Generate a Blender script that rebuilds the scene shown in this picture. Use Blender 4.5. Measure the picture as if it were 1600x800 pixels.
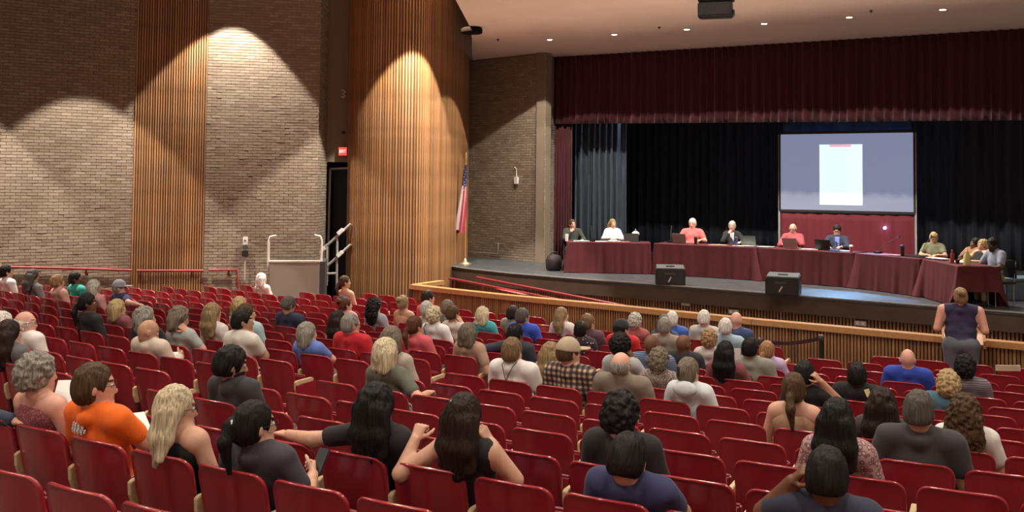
import bpy, bmesh, math, random
import numpy as np
from mathutils import Vector, Matrix, noise
random.seed(7)
R3 = random.Random(11)
scene = bpy.context.scene
for o in list(bpy.data.objects): bpy.data.objects.remove(o, do_unlink=True)
COL = scene.collection

# ------------------------------------------------------------------ camera
F, CX, PY, YH, ROLL, CZ = 1500., 800., 225., 286., .0100, 3.12      # photo frame 1600x800
PITCH_UP = math.atan((YH-PY)/F)
cam_d = bpy.data.cameras.new('camera'); cam = bpy.data.objects.new('camera', cam_d); COL.objects.link(cam)
cam_d.sensor_fit = 'HORIZONTAL'; cam_d.sensor_width = 36; cam_d.lens = F/1600*36
cam_d.shift_y = -(400-PY)/1600; cam_d.clip_start = .05; cam_d.clip_end = 200
cam.matrix_world = Matrix.Translation((0, 0, CZ)) @ Matrix.Rotation(math.pi/2+PITCH_UP, 4, 'X') @ Matrix.Rotation(ROLL, 4, 'Z')
scene.camera = cam
# ------------------------------------------------------------------ world, exposure
w = bpy.data.worlds.new('world'); scene.world = w; w.use_nodes = True
bg = w.node_tree.nodes['Background']; bg.inputs[0].default_value = (1.0, .80, .64, 1); bg.inputs[1].default_value = .23
vs = scene.view_settings; vs.view_transform = 'Standard'; vs.look = 'None'; vs.exposure = 0.0; vs.gamma = 1; vs.use_curve_mapping = False

def spot(name, loc, target, power, half, blend, color=(1, .90, .77), size=.05):
    d = bpy.data.lights.new(name, 'SPOT'); d.energy = power; d.color = color; d.spot_size = 2*half; d.spot_blend = blend; d.shadow_soft_size = size
    o = bpy.data.objects.new(name, d); COL.objects.link(o); o.location = loc
    o.rotation_euler = (Vector(target)-Vector(loc)).to_track_quat('-Z', 'Y').to_euler(); return o

# ------------------------------------------------------------------ photo pixel <-> place
def proj(p):
    X, Y, Z = p; h = CZ-Z; A = PITCH_UP
    zc = Y*math.cos(A)-h*math.sin(A); yc = -h*math.cos(A)-Y*math.sin(A)
    u = F*X/zc; v = -F*yc/zc; c, s = math.cos(ROLL), math.sin(ROLL)
    return CX+u*c-v*s, PY+v*c+u*s
def ray(px, py):
    a, b = px-CX, py-PY; c, s = math.cos(ROLL), math.sin(ROLL); A = PITCH_UP
    u, v = a*c+b*s, -a*s+b*c
    Y = F*math.cos(A)+v*math.sin(A); Z = -v*math.cos(A)+F*math.sin(A)
    return (u/Y, 1., Z/Y)
def at_z(px, py, z):
    d = ray(px, py); t = (z-CZ)/d[2]; return Vector((d[0]*t, t, z))
def at_y(px, py, Y):
    d = ray(px, py); return Vector((d[0]*Y, Y, CZ+d[2]*Y))
# the seating: rows are shallow arcs round a far centre, the floor falls towards the stage
AC, RA, ROWP, SEATD = (36., 72.), 76.8, .74, .52
B0 = math.atan2(4.2-AC[1], -AC[0])
def rho(X, Y): return RA-math.hypot(X-AC[0], Y-AC[1])
def floor_z(X, Y):
    q = rho(X, Y); s = .0932
    if q < 7.3: return .79-s*max(q, -6)
    e = .85-s*7.3; L = 2*e/s; t = min(1, (q-7.3)/L); return e*(1-t)**2-.06
def seat_pos(r, s):
    R = RA-r*ROWP; a = B0+s/R
    X, Y = AC[0]+R*math.cos(a), AC[1]+R*math.sin(a)
    n = (-math.cos(a), -math.sin(a)); return Vector((X, Y, floor_z(X, Y))), math.atan2(-n[0], n[1])
def arc_s(X, Y): return (math.atan2(Y-AC[1], X-AC[0])-B0)*math.hypot(X-AC[0], Y-AC[1])
STZ = .97        # stage floor
CEIL = 6.70      # soffit over the stage apron
HALL = 8.2       # main ceiling

# ------------------------------------------------------------------ materials
MATS = {}
def mat(key, col=(.5, .5, .5), rough=.6, metal=0., var=0., scale=8., bump=0., stretch=(1, 1, 1), emit=None, estr=0., coat=0., spec=.5, rnd=False, col2=None, sheen=0.):
    if key in MATS: return MATS[key]
    m = bpy.data.materials.new(key); m.use_nodes = True; nt = m.node_tree; b = nt.nodes['Principled BSDF']
    b.inputs['Base Color'].default_value = (*col, 1); b.inputs['Roughness'].default_value = rough; b.inputs['Metallic'].default_value = metal
    b.inputs['Specular IOR Level'].default_value = spec
    if coat: b.inputs['Coat Weight'].default_value = coat; b.inputs['Coat Roughness'].default_value = .15
    if sheen: b.inputs['Sheen Weight'].default_value = sheen; b.inputs['Sheen Roughness'].default_value = .4
    if emit: b.inputs['Emission Color'].default_value = (*emit, 1); b.inputs['Emission Strength'].default_value = estr
    if var or bump:
        tc = nt.nodes.new('ShaderNodeTexCoord'); mp = nt.nodes.new('ShaderNodeMapping'); mp.inputs['Scale'].default_value = stretch
        nz = nt.nodes.new('ShaderNodeTexNoise'); nz.inputs['Scale'].default_value = scale; nz.inputs['Detail'].default_value = 4
        nt.links.new(tc.outputs['Object'], mp.inputs[0]); nt.links.new(mp.outputs[0], nz.inputs['Vector'])
        if var:
            rp = nt.nodes.new('ShaderNodeValToRGB'); c2 = col2 or tuple(min(1, c*(1+var)) for c in col); c1 = tuple(c*(1-var) for c in col)
            rp.color_ramp.elements[0].color = (*c1, 1); rp.color_ramp.elements[1].color = (*c2, 1); rp.color_ramp.elements[0].position = .32; rp.color_ramp.elements[1].position = .68
            nt.links.new(nz.outputs['Fac'], rp.inputs[0]); nt.links.new(rp.outputs[0], b.inputs['Base Color'])
        if bump:
            bp = nt.nodes.new('ShaderNodeBump'); bp.inputs['Strength'].default_value = bump; bp.inputs['Distance'].default_value = .01
            nt.links.new(nz.outputs['Fac'], bp.inputs['Height']); nt.links.new(bp.outputs[0], b.inputs['Normal'])
    if rnd:   # per piece tone from the object's own random number
        oi = nt.nodes.new('ShaderNodeObjectInfo'); hs = nt.nodes.new('ShaderNodeHueSaturation'); mr = nt.nodes.new('ShaderNodeMapRange')
        mr.inputs['To Min'].default_value = .72; mr.inputs['To Max'].default_value = 1.22
        nt.links.new(oi.outputs['Random'], mr.inputs['Value']); nt.links.new(mr.outputs[0], hs.inputs['Value'])
        src = b.inputs['Base Color'].links[0].from_socket if b.inputs['Base Color'].links else None
        if src: nt.links.new(src, hs.inputs['Color'])
        else: hs.inputs['Color'].default_value = (*col, 1)
        nt.links.new(hs.outputs[0], b.inputs['Base Color'])
    MATS[key] = m; return m
def brick_mat():
    m = mat('brick', (.3, .23, .17), .85, bump=.25, scale=60, spec=.2); nt = m.node_tree; b = nt.nodes['Principled BSDF']
    at = nt.nodes.new('ShaderNodeAttribute'); at.attribute_name = 'tone'
    rp = nt.nodes.new('ShaderNodeValToRGB'); e = rp.color_ramp.elements
    e[0].color = (.20, .15, .112, 1); e[1].color = (.38, .32, .25, 1); x = e.new(.45); x.color = (.265, .21, .16, 1); x = e.new(.7); x.color = (.31, .26, .20, 1)
    nt.links.new(at.outputs['Fac'], rp.inputs[0]); nt.links.new(rp.outputs[0], b.inputs['Base Color']); return m
BRICK = brick_mat(); MORTAR = mat('mortar', (.185, .145, .11), .95, spec=.1)
WOODS = mat('slat wood', (.35, .180, .078), .5, var=.28, scale=5, stretch=(9, 9, .5), bump=.1, rnd=True)
WOODB = mat('dark wood backing', (.07, .032, .014), .7)
WOODT = mat('tan rail wood', (.50, .27, .11), .35, var=.15, scale=4, stretch=(1, 8, 8))
WOODL = mat('honey lectern wood', (.42, .19, .075), .4, var=.25, scale=5, stretch=(1, 1, 6))
RAILR = mat('red painted rail', (.26, .02, .028), .4)
CHR = mat('red chair shell', (.33, .018, .032), .2, var=.08, scale=3, coat=.8)
CHS = mat('red chair seat', (.17, .008, .014), .4)
CHA = mat('cream chair arm', (.62, .47, .28), .45)
CHM = mat('chair metal', (.10, .012, .016), .45)
CARPET = mat('hall floor', (.10, .065, .055), .8, var=.2, scale=20)
STAGE = mat('black stage boards', (.07, .078, .088), .33, var=.3, scale=6, stretch=(1, 1, 1), bump=.05)
FASC = mat('stage fascia', (.085, .058, .042), .5, var=.15, scale=3)
STRIP = mat('stage edge strip', (.35, .33, .31), .4)
VELV = mat('maroon velvet', (.058, .0032, .009), .8, var=.2, scale=4, stretch=(6, 6, .4), sheen=.2)
NAVYD = mat('dark navy drape', (.014, .018, .030), .85, var=.3, scale=4, stretch=(6, 6, .4))
BLUED = mat('blue grey drape', (.028, .042, .062), .55, var=.3, scale=4, stretch=(6, 6, .4), sheen=.3)
BLUEB = mat('blue border drape', (.02, .045, .11), .75, var=.2, scale=4)
CLOTH = mat('maroon tablecloth', (.088, .007, .014), .8, var=.12, scale=6)
SKIRT = mat('red screen skirt', (.16, .012, .025), .75, sheen=.2)
CEILM = mat('plaster ceiling', (.72, .57, .475), .9, var=.03, scale=2)
OLIVE = mat('olive wall paint', (.22, .18, .125), .8)
BLACKP = mat('black plastic', (.012, .012, .013), .45, bump=.15, scale=90)
BLACKG = mat('black grille', (.02, .02, .021), .6, bump=.5, scale=160)
GREYT = mat('grey top of speaker', (.07, .073, .072), .6)
WHITEP = mat('white paint', (.72, .69, .64), .45)
GREYM = mat('light grey metal', (.48, .47, .46), .35, metal=.3)
LIFTM = mat('lift panel beige', (.31, .265, .225), .5, var=.05, scale=2)
DGREY = mat('dark grey', (.05, .05, .055), .5)
DBLUE = mat('dark blue door', (.018, .025, .05), .5)
CHROME = mat('brushed metal', (.55, .53, .5), .3, metal=.9)
BRASS = mat('brass', (.75, .6, .3), .3, metal=.8)
PAPER = mat('white paper', (.78, .77, .75), .7)
YPAPER = mat('yellow paper', (.75, .66, .3), .7)

# ------------------------------------------------------------------ mesh helpers
def link(o, parent=None):
    COL.objects.link(o)
    if parent is not None: o.parent = parent
    return o
def fast(name, V, Q, mats, smooth=True, midx=None):
    me = bpy.data.meshes.new(name); V = np.asarray(V, np.float32); Q = np.asarray(Q, np.int32); n = Q.shape[1]
    me.vertices.add(len(V)); me.vertices.foreach_set('co', V.ravel())
    me.loops.add(Q.size); me.loops.foreach_set('vertex_index', Q.ravel())
    me.polygons.add(len(Q)); me.polygons.foreach_set('loop_start', np.arange(0, Q.size, n, dtype=np.int32))
    me.polygons.foreach_set('use_smooth', np.full(len(Q), smooth, bool))
    for m in (mats if isinstance(mats, (list, tuple)) else [mats]): me.materials.append(m)
    if midx is not None: me.polygons.foreach_set('material_index', np.asarray(midx, np.int32))
    me.update(calc_edges=True); return me
class MB:                      # gathers shapes, builds ONE mesh object
    def __init__(s): s.v = []; s.f = []; s.sm = []
    def add(s, v, f, smooth=False):
        b = len(s.v); s.v += [tuple(x) for x in v]; s.f += [tuple(i+b for i in q) for q in f]; s.sm += [smooth]*len(f); return s
    def box(s, c, h, M=None):
        v = [Vector((x*h[0], y*h[1], z*h[2])) for x in (-1, 1) for y in (-1, 1) for z in (-1, 1)]
        if M is not None: v = [M @ p for p in v]
        v = [p+Vector(c) for p in v]
        return s.add(v, [(0, 1, 3, 2), (4, 6, 7, 5), (0, 4, 5, 1), (2, 3, 7, 6), (0, 2, 6, 4), (1, 5, 7, 3)])
    def bar(s, a, b, w, h, up=(0, 0, 1)):        # rectangular bar from a to b
        a, b = Vector(a), Vector(b); d = (b-a).normalized(); x = d.cross(Vector(up)).normalized(); z = x.cross(d)
        v = [p+x*i*w/2+z*j*h/2 for p in (a, b) for i, j in ((-1, -1), (1, -1), (1, 1), (-1, 1))]
        return s.add(v, [(0, 1, 2, 3), (7, 6, 5, 4), (0, 4, 5, 1), (1, 5, 6, 2), (2, 6, 7, 3), (3, 7, 4, 0)])
    def tube(s, pts, r, n=8, cap=True):
        pts = [Vector(p) for p in pts]; rs = r if isinstance(r, (list, tuple)) else [r]*len(pts); V = []; fr = None
        for i, p in enumerate(pts):
            d = (pts[min(i+1, len(pts)-1)]-pts[max(i-1, 0)]).normalized()
            if fr is None: fr = d.orthogonal().normalized()
            fr = (fr-d*fr.dot(d)).normalized(); g = d.cross(fr)
            V += [p+(fr*math.cos(2*math.pi*k/n)+g*math.sin(2*math.pi*k/n))*rs[i] for k in range(n)]
        Fc = [(i*n+k, i*n+(k+1) % n, (i+1)*n+(k+1) % n, (i+1)*n+k) for i in range(len(pts)-1) for k in range(n)]
        s.add(V, Fc, True)
        if cap: s.add(V[:n], [tuple(reversed(range(n)))]); s.add(V[-n:], [tuple(range(n))])
        return s
    def lathe(s, prof, c, n=16):                 # profile of (r, z)
        V = [(c[0]+r*math.cos(2*math.pi*k/n), c[1]+r*math.sin(2*math.pi*k/n), c[2]+z) for r, z in prof for k in range(n)]
        s.add(V, [(i*n+k, i*n+(k+1) % n, (i+1)*n+(k+1) % n, (i+1)*n+k) for i in range(len(prof)-1) for k in range(n)], True)
        s.add(V[:n], [tuple(reversed(range(n)))]); s.add(V[-n:], [tuple(range(n))]); return s
    def prism(s, poly, z0, z1):                  # plan polygon (ccw) extruded
        n = len(poly); V = [(x, y, z0) for x, y in poly]+[(x, y, z1) for x, y in poly]
        return s.add(V, [tuple(reversed(range(n))), tuple(range(n, 2*n))]+[(i, (i+1) % n, n+(i+1) % n, n+i) for i in range(n)])
    def yz(s, poly, x0, x1):                     # (y,z) polygon extruded along x
        n = len(poly); V = [(x0, y, z) for y, z in poly]+[(x1, y, z) for y, z in poly]
        return s.add(V, [tuple(reversed(range(n))), tuple(range(n, 2*n))]+[(i, (i+1) % n, n+(i+1) % n, n+i) for i in range(n)])
    def mesh(s, name, m, bevel=0):
        me = bpy.data.meshes.new(name); me.from_pydata(s.v, [], s.f); me.materials.append(m)
        bm = bmesh.new(); bm.from_mesh(me)
        for f, q in zip(bm.faces, s.sm): f.smooth = q
        if bevel: bmesh.ops.bevel(bm, geom=[e for e in bm.edges if len(e.link_faces) == 2 and e.calc_face_angle(0) > .6], offset=bevel, segments=2, affect='EDGES', clamp_overlap=True)
        bmesh.ops.recalc_face_normals(bm, faces=bm.faces); bm.to_mesh(me); bm.free(); return me
    def build(s, name, m, parent=None, bevel=0):
        return link(bpy.data.objects.new(name, s.mesh(name, m, bevel)), parent)
def tag(o, label=None, cat=None, group=None, kind=None):
    for k, v in (('label', label), ('category', cat), ('group', group), ('kind', kind)):
        if v: o[k] = v
    return o
def empty(name, loc, rz=0., label=None, cat=None, group=None, kind=None):
    o = bpy.data.objects.new(name, None); COL.objects.link(o); o.location = loc; o.rotation_euler = (0, 0, rz); o.empty_display_size = .1
    return tag(o, label, cat, group, kind)
def struct(o, label, cat=None): return tag(o, label, cat, kind='structure')
def sub(a, b): return (b[0]-a[0], b[1]-a[1])
TEST = None
# ================================================================== STRUCTURE
# ---- hall floor (raked) as one mesh
def build_floor():
    xs = np.linspace(-16, 14, 61); ys = np.linspace(-3, 32, 71)
    V = [(x, y, floor_z(x, y)) for x in xs for y in ys]; n = len(ys)
    Q = [(i*n+j, (i+1)*n+j, (i+1)*n+j+1, i*n+j+1) for i in range(len(xs)-1) for j in range(n-1)]
    struct(link(bpy.data.objects.new('floor', fast('floor', V, Q, CARPET))), 'dark raked hall floor under the rows of chairs', 'floor')
build_floor()

# ---- brick walls
def brick_wall(name, p0, p1, z0, z1, label, zsplit=None, ret=None):
    d = Vector((p1[0]-p0[0], p1[1]-p0[1], 0)); L = d.length; d.normalize(); n = Vector((d.y, -d.x, 0))
    if n.y > 0: n = -n                                   # the face looks to the audience
    m = MB(); back = -n*.25
    a, b = Vector((*p0, 0)), Vector((*p1, 0))
    pl = [(a+back).to_2d(), (b+back).to_2d(), b.to_2d(), a.to_2d()]
    m.prism([tuple(p) for p in pl], z0, z1); w_ = m.build(name, MORTAR); struct(w_, label, 'wall')
    V = []; Q = []; tone = []; H = .0677; nc = int((z1-z0)/H); rr = random.Random(name)
    for c in range(nc):
        x = -(c % 2)*.105+rr.uniform(0, .004); za = z0+c*H+.004; zb = za+H-.0107
        while x < L:
            xa, xb = max(x, 0), min(x+.2, L)
            if xb-xa > .02:
                o = .012+rr.uniform(-.004, .005); k = len(V); t = min(1, max(0, rr.gauss(.47, .14)))
                for zz in (za, zb):
                    for oo in (0, o):
                        for xx in (xa, xb): V.append(tuple(a+d*xx+n*oo+Vector((0, 0, zz))))
                # 0 xa back za,1 xb back za,2 xa front za,3 xb front za, +4 for zb
                Q += [(k+2, k+3, k+7, k+6), (k+6, k+7, k+5, k+4), (k, k+1, k+3, k+2), (k, k+2, k+6, k+4), (k+3, k+1, k+5, k+7)]; tone += [t]*5
            x += .2107
    me = fast('bricks', V, Q, BRICK, smooth=False)
    at = me.attributes.new('tone', 'FLOAT', 'FACE'); at.data.foreach_set('value', np.array(tone, np.float32))
    o = link(bpy.data.objects.new('bricks', me), w_); tag(o, 'tan and brown bricks laid in running bond', kind='stuff'); return w_
WA = (-8.60, 21.81); WB = (-7.14, 22.40); WC = (-4.64, 22.98)      # corners of the left wall in plan
WL = (WA[0]-6.2, WA[1]-6.2*.591)
brick_wall('wall_left_rear', WL, WA, -.1, HALL, 'tan brick side wall left of the wooden slat panel')
brick_wall('wall_left_front', WB, WC, -.1, HALL, 'tan brick side wall right of the wooden slat panel')
brick_wall('wall_left_return', WC, (-4.62, 23.9), -.1, HALL, 'narrow shaded brick return beside the exit passage')
# ---- wooden slat panel let into the brick wall
def slats_along(parent, pts, pitch, w, dep, z0, z1, name='slat', material=None, zfun=None, off=.0):
    """vertical slats along a plan polyline, each its own object on shared mesh data"""
    P = [Vector((p[0], p[1], 0)) for p in pts]; seg = [(P[i+1]-P[i]).length for i in range(len(P)-1)]; L = sum(seg); n = int(L/pitch); out = []
    me = MB().box((0, 0, (z1-z0)/2), (w/2, dep/2, (z1-z0)/2)).mesh(name, material or WOODS, bevel=.004)
    for k in range(n):
        t = (k+.5)*L/n; i = 0
        while t > seg[i] and i < len(seg)-1: t -= seg[i]; i += 1
        d = (P[i+1]-P[i]).normalized(); q = P[i]+d*t; nn = Vector((d.y, -d.x, 0))
        if nn.y > 0: nn = -nn
        q = q+nn*(dep/2+off); o = bpy.data.objects.new(name, me); link(o, parent)
        o.location = (q.x, q.y, z0); o.rotation_euler = (0, 0, math.atan2(d.y, d.x)); out.append(o)
    return out
def wall_strip(name, pts, z0, z1, th, m, label):
    P = [Vector(p) for p in pts]; mb = MB()
    left = []
    for i, p in enumerate(P):
        d = (P[min(i+1, len(P)-1)]-P[max(i-1, 0)]).normalized(); nn = Vector((-d.y, d.x))
        if nn.y < 0: nn = -nn
        left.append(p+nn*th)
    for i in range(len(P)-1):
        mb.prism([tuple(P[i]), tuple(P[i+1]), tuple(left[i+1]), tuple(left[i])], z0, z1)
    o = mb.build(name, m); struct(o, label, 'wall'); return o
wp = wall_strip('wall_left_panel', [WA, WB], -.1, HALL, .2, WOODB, 'tall flat panel of vertical wooden slats between two brick walls')
slats_along(wp, [WA, WB], .0525, .034, .03, -.1, HALL)
# ---- big convex wooden slat wall beside the stage
COLPX = [(545, 23.7), (560, 23.3), (585, 22.95), (615, 22.75), (645, 22.75), (670, 23.1), (692, 23.9), (708, 25.0), (718, 26.1), (726, 27.2), (732, 28.2), (736.5, 29.6)]
def smooth_poly(P, n=6):
    P = [Vector(p) for p in P]; out = []
    for i in range(len(P)-1):
        a, b, c, d = P[max(i-1, 0)], P[i], P[i+1], P[min(i+2, len(P)-1)]
        for k in range(n):
            t = k/n; out.append(.5*((2*b)+(c-a)*t+(2*a-5*b+4*c-d)*t*t+(3*b-a-3*c+d)*t**3))
    out.append(P[-1]); return out
CW = smooth_poly([((px-CX)/F*Y, Y) for px, Y in COLPX], 5)
cw = wall_strip('wall_left_curved', CW, -.1, HALL, .25, WOODB, 'tall convex wall of vertical wooden slats beside the stage')
slats_along(cw, CW, .0705, .046, .032, -.1, HALL)
# dark ring ledge where the curved wall meets the soffit
m = MB(); cpt = at_z(737, 51, CEIL-.12)
m.lathe([(.05, 0), (.23, 0), (.25, .02), (.25, .10), (.2, .13)], (cpt.x, cpt.y, CEIL-.14), 32)
struct(m.build('trim_1', mat('dark ledge', (.012, .007, .005), .9, spec=.05)), 'dark rounded wooden ledge at the top of the curved slat wall', 'trim')
# ---- bulkhead over the exit passage, dark passage behind
BH = 23.9
b0, b1 = at_y(505, 250, BH), at_y(560, 250, BH); zb = at_y(525, 253, BH).z
bh = MB().box(((b0.x+b1.x)/2, BH+.15, (zb+HALL)/2), ((b1.x-b0.x)/2, .15, (HALL-zb)/2)).build('wall_bulkhead', OLIVE); struct(bh, 'olive painted bulkhead above the exit passage', 'wall')
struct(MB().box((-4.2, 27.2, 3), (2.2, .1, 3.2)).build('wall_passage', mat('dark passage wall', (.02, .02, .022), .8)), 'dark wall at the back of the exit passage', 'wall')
# ---- stage: outline from the photographed front edge
SE = [at_z(px, py, STZ) for px, py in ((683, 412), (727, 418.5), (800, 426.5), (880, 433), (960, 439), (1080, 448), (1200, 457.5), (1320, 467), (1430, 475.5), (1530, 483), (1600, 488.5))]
d_ = (SE[-1]-SE[-2]).normalized(); SE.append(SE[-1]+d_*4)
SE2 = [Vector((p.x, p.y)) for p in SE]
def off_poly(P, o):
    out = []
    for i, p in enumerate(P):
        d = (P[min(i+1, len(P)-1)]-P[max(i-1, 0)]).normalized(); nn = Vector((-d.y, d.x))
        if nn.y < 0: nn = -nn
        out.append(p+nn*o)
    return out
stage_poly = [tuple(p) for p in SE2]+[(17, 33), (-2.2, 33), (-2.2, 25.2)]
st = MB(); st.prism(stage_poly, STZ-.06, STZ); st = st.build('floor_stage', STAGE); struct(st, 'black painted stage floor', 'floor')
fa = wall_strip('trim_2', off_poly(SE2, .02), STZ-.36, STZ-.06, .15, FASC, 'plain dark brown band along the front of the stage')
ed = MB()
for i in range(len(SE)-1): ed.bar(SE[i]+Vector((0, 0, -.008)), SE[i+1]+Vector((0, 0, -.008)), .03, .024)
struct(ed.build('trim_3', STRIP), 'thin pale metal strip along the stage front edge', 'trim')
SB = off_poly(SE2, .16)
sf = wall_strip('wall_stage_front', off_poly(SE2, .2), -.06, STZ-.36, .1, WOODB, 'stage front clad in vertical wooden slats below the dark band')
slats_along(sf, SB, .066, .04, .025, .1, STZ-.37)
# ---- curved half wall of the pit, with slats and a wooden cap
CAPZ = .95
PW = [at_z(px, py, CAPZ) for px, py in ((645, 445), (720, 453.5), (800, 462), (880, 469.5), (960, 477), (1060, 487), (1180, 499), (1320, 511.5), (1466, 525), (1534, 531), (1600, 537))]
PW.append(PW[-1]+(PW[-1]-PW[-2]).normalized()*4); PW2 = [Vector((p.x, p.y)) for p in PW]
pw = wall_strip('wall_pit', off_poly(PW2, .05), -.06, CAPZ-.09, .1, WOODB, 'curved half wall of wooden slats in front of the stage')
slats_along(pw, off_poly(PW2, .05), .0505, .032, .025, -.05, CAPZ-.09)
cp = MB()
RT = [at_z(690, 438.5, CAPZ), at_z(645, 445, CAPZ)]
for i in range(len(PW)-1): cp.bar(PW[i]+Vector((0, .09, -.045)), PW[i+1]+Vector((0, .09, -.045)), .2, .09)
cp.bar(RT[0]+Vector((0, .05, -.045)), RT[1]+Vector((.02, .12, -.045)), .16, .09)
struct(cp.build('trim_4', WOODT, bevel=.0), 'smooth tan wooden cap rail on top of the pit wall', 'trim')
rw = wall_strip('wall_pit_return', [RT[0].to_2d(), RT[1].to_2d()], -.06, CAPZ-.09, .1, WOODB, 'short slatted return at the left end of the pit wall')
slats_along(rw, [RT[1].to_2d(), RT[0].to_2d()], .0505, .032, .025, -.05, CAPZ-.09)
# ---- ramp in the pit with two red handrails
def handrail(name, a, b, drop, label, posts=4):
    e = empty(name, (a.x, a.y, 0), 0, label, 'handrail', 'red ramp handrails behind the pit wall'); o0 = Vector((a.x, a.y, 0))
    mb = MB(); mb.tube([a-o0, b-o0], .03, 8); mb.build('rail', RAILR, e)
    for k in range(posts):
        p = a.lerp(b, (k+.15)/(posts-.4)); mb = MB(); mb.tube([p-o0, Vector((p.x, p.y, p.z-drop))-o0], .018, 6); mb.build('post', RAILR, e)
ra, rb = at_y(702, 435, 21.9), at_y(925, 479, 18.55)
handrail('ramp_handrail', ra, rb, .8, 'lower red handrail sloping down behind the left of the pit wall cap')
ra2, rb2 = at_y(745, 433.5, 22.6), at_y(1000, 483, 19.2)
handrail('ramp_handrail', ra2, rb2, .8, 'upper red handrail sloping down in front of the stage band')
rp_ = MB(); q0, q1, q2, q3 = ra-Vector((0, 0, .85)), rb-Vector((0, 0, .85)), rb2-Vector((0, 0, .85)), ra2-Vector((0, 0, .85))
rp_.add([q0, q1, q2, q3]+[p-Vector((0, 0, .06)) for p in (q0, q1, q2, q3)], [(0, 1, 2, 3), (7, 6, 5, 4), (0, 4, 5, 1), (1, 5, 6, 2), (2, 6, 7, 3), (3, 7, 4, 0)])
struct(rp_.build('floor_ramp', FASC), 'dark ramp between the two red handrails', 'floor')
# ---- brick wing wall left of the proscenium, with its return
BW0 = at_z(731, 400.5, STZ); BW1 = at_z(850, 410.5, STZ); BW2 = at_y(865, 400, BW1.y+1.1)
brick_wall('wall_stage_left', (BW0.x-.3, BW0.y+.2), (BW1.x, BW1.y), STZ, CEIL, 'brown brick wall on the stage left of the red curtain')
brick_wall('wall_proscenium', (BW1.x, BW1.y), (BW2.x, BW2.y), STZ, CEIL, 'narrow brick return at the edge of the stage opening')
# ---- ceilings
PL0 = Vector((BW2.x-.02, BW2.y-.35)); PD = Vector((.875, -.485)).normalized(); PN = Vector((.485, .875)).normalized()    # proscenium line
a = at_z(712, 0, CEIL); b = at_z(735, 43, CEIL)
c_ = at_z(737.5, 60, CEIL); e_ = at_z(737.5, 84, CEIL)
sof = [(a.x, 15.5), (16, 15.5-3), (17, 33), (e_.x-.1, 33), (e_.x, e_.y), (c_.x, c_.y), (b.x, b.y), (a.x, a.y)]
struct(MB().prism(sof, CEIL, CEIL+.12).build('ceiling_stage', CEILM), 'flat beige plaster ceiling over the stage front', 'ceiling')
struct(MB().box((-1, 12.5, HALL+.1), (16.5, 21, .1)).build('ceiling', CEILM), 'main hall ceiling above the seats', 'ceiling')
struct(MB().prism([(a.x, 15.4), (16, 12.4), (16, 12.5), (a.x, 15.5)], CEIL, HALL).build('ceiling_fascia', CEILM), 'plain upstand between the two ceiling levels', 'ceiling')
struct(MB().box((-1, -3.3, 4.1), (15, .1, 4.2)).build('wall_rear', mat('rear wall paint', (.62, .55, .47), .85)), 'unseen pale plaster wall at the rear of the hall', 'wall')  # unseen wall added as a pale surface for the chair backs to reflect
# stage house behind the drapes
struct(MB().prism([(-3, 33), (18, 33), (18, 33.2), (-3, 33.2)], STZ, CEIL).build('wall_back', mat('black stage wall', (.006, .006, .008), .9)), 'black back wall of the stage', 'wall')

# ---- wall wash lights (ceiling cans in front of the side walls)
def can(name, loc, label, power, half, blend, r=.09, emit=14, tilt=None, color=(1, .90, .77), size=.05):
    e = empty(name, loc, 0, label, 'light', 'recessed ceiling downlights')
    MB().lathe([(r, -.004), (r+.035, -.004), (r+.035, .004), (r, .004)], (0, 0, 0), 20).build('trim_ring', WHITEP, e)
    MB().lathe([(.002, -.009), (r*.98, -.007), (r*.98, -.005), (.002, -.005)], (0, 0, 0), 20).build('lens', mat('warm lamp', (1, .9, .75), .5, emit=(1, .86, .66), estr=emit), e)
    l = spot(name+'_beam', Vector(loc)-Vector((0, 0, .03)), Vector(loc)+Vector(tilt or (0, 0, -1)), power, half, blend, color=color, size=size); return e
def wall_can(px, Yw, apex_py, delta, tana, power, label):
    """a downlight delta metres in front of a wall whose light pool starts at the given pixel height"""
    p = at_y(px, apex_py, Yw); z = p.z+delta/tana; n = Vector((.35, -1, 0)).normalized()
    can('wall_downlight', (p.x+n.x*delta, p.y+n.y*delta, min(z, HALL-.01)), label, power, math.atan(tana), .12)
wall_can(357, 22.56, 48, 1.1, .72, 2350, 'recessed ceiling light washing the brick wall right of the slat panel')
wall_can(157, 21.25, 130, 1.8, .63, 2700, 'recessed ceiling light washing the brick wall left of the slat panel')
wall_can(-70, 19.9, 130, 1.8, .63, 2700, 'recessed ceiling light washing the far left end of the brick wall')
wall_can(645, 22.72, 58, 1.72, .90, 3900, 'recessed ceiling light washing the curved slat wall')
for i, xx in enumerate((-9., -4.5, 0., 4.5, 9.)): can('wall_downlight', (xx, -2.3, HALL-.01), ('leftmost', 'second', 'third', 'fourth', 'rightmost')[i]+' of five added unseen ceiling lights washing the rear wall', 1800, math.radians(40), .3)  # unseen lamps added to brighten the rear wall for reflections and fill
# six downlights in the stage soffit
for i, (px, py) in enumerate(((859, 62), (960, 54), (1073, 46), (1194, 37), (1327, 27), (1473, 15))):
    p = at_z(px, py, CEIL-.006)
    can('soffit_downlight', tuple(p), ('leftmost', 'second', 'third', 'fourth', 'fifth', 'rightmost')[i]+' of six small downlights in the ceiling before the curtain', 800, math.radians(62.5), .05, r=.062, emit=30)
# two sprinkler dots in the soffit
for px, py in ((778, 61), (1030, 42), (1361, 16)):
    p = at_z(px, py, CEIL); tag(MB().lathe([(.035, 0), (.03, -.02), (.012, -.05)], tuple(p), 10).build('sprinkler_head', DGREY), {778: 'sprinkler head near the curved slat wall', 1030: 'sprinkler head between the second and third soffit lights', 1361: 'sprinkler head near the fifth soffit light'}[px], 'sprinkler')
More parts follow.
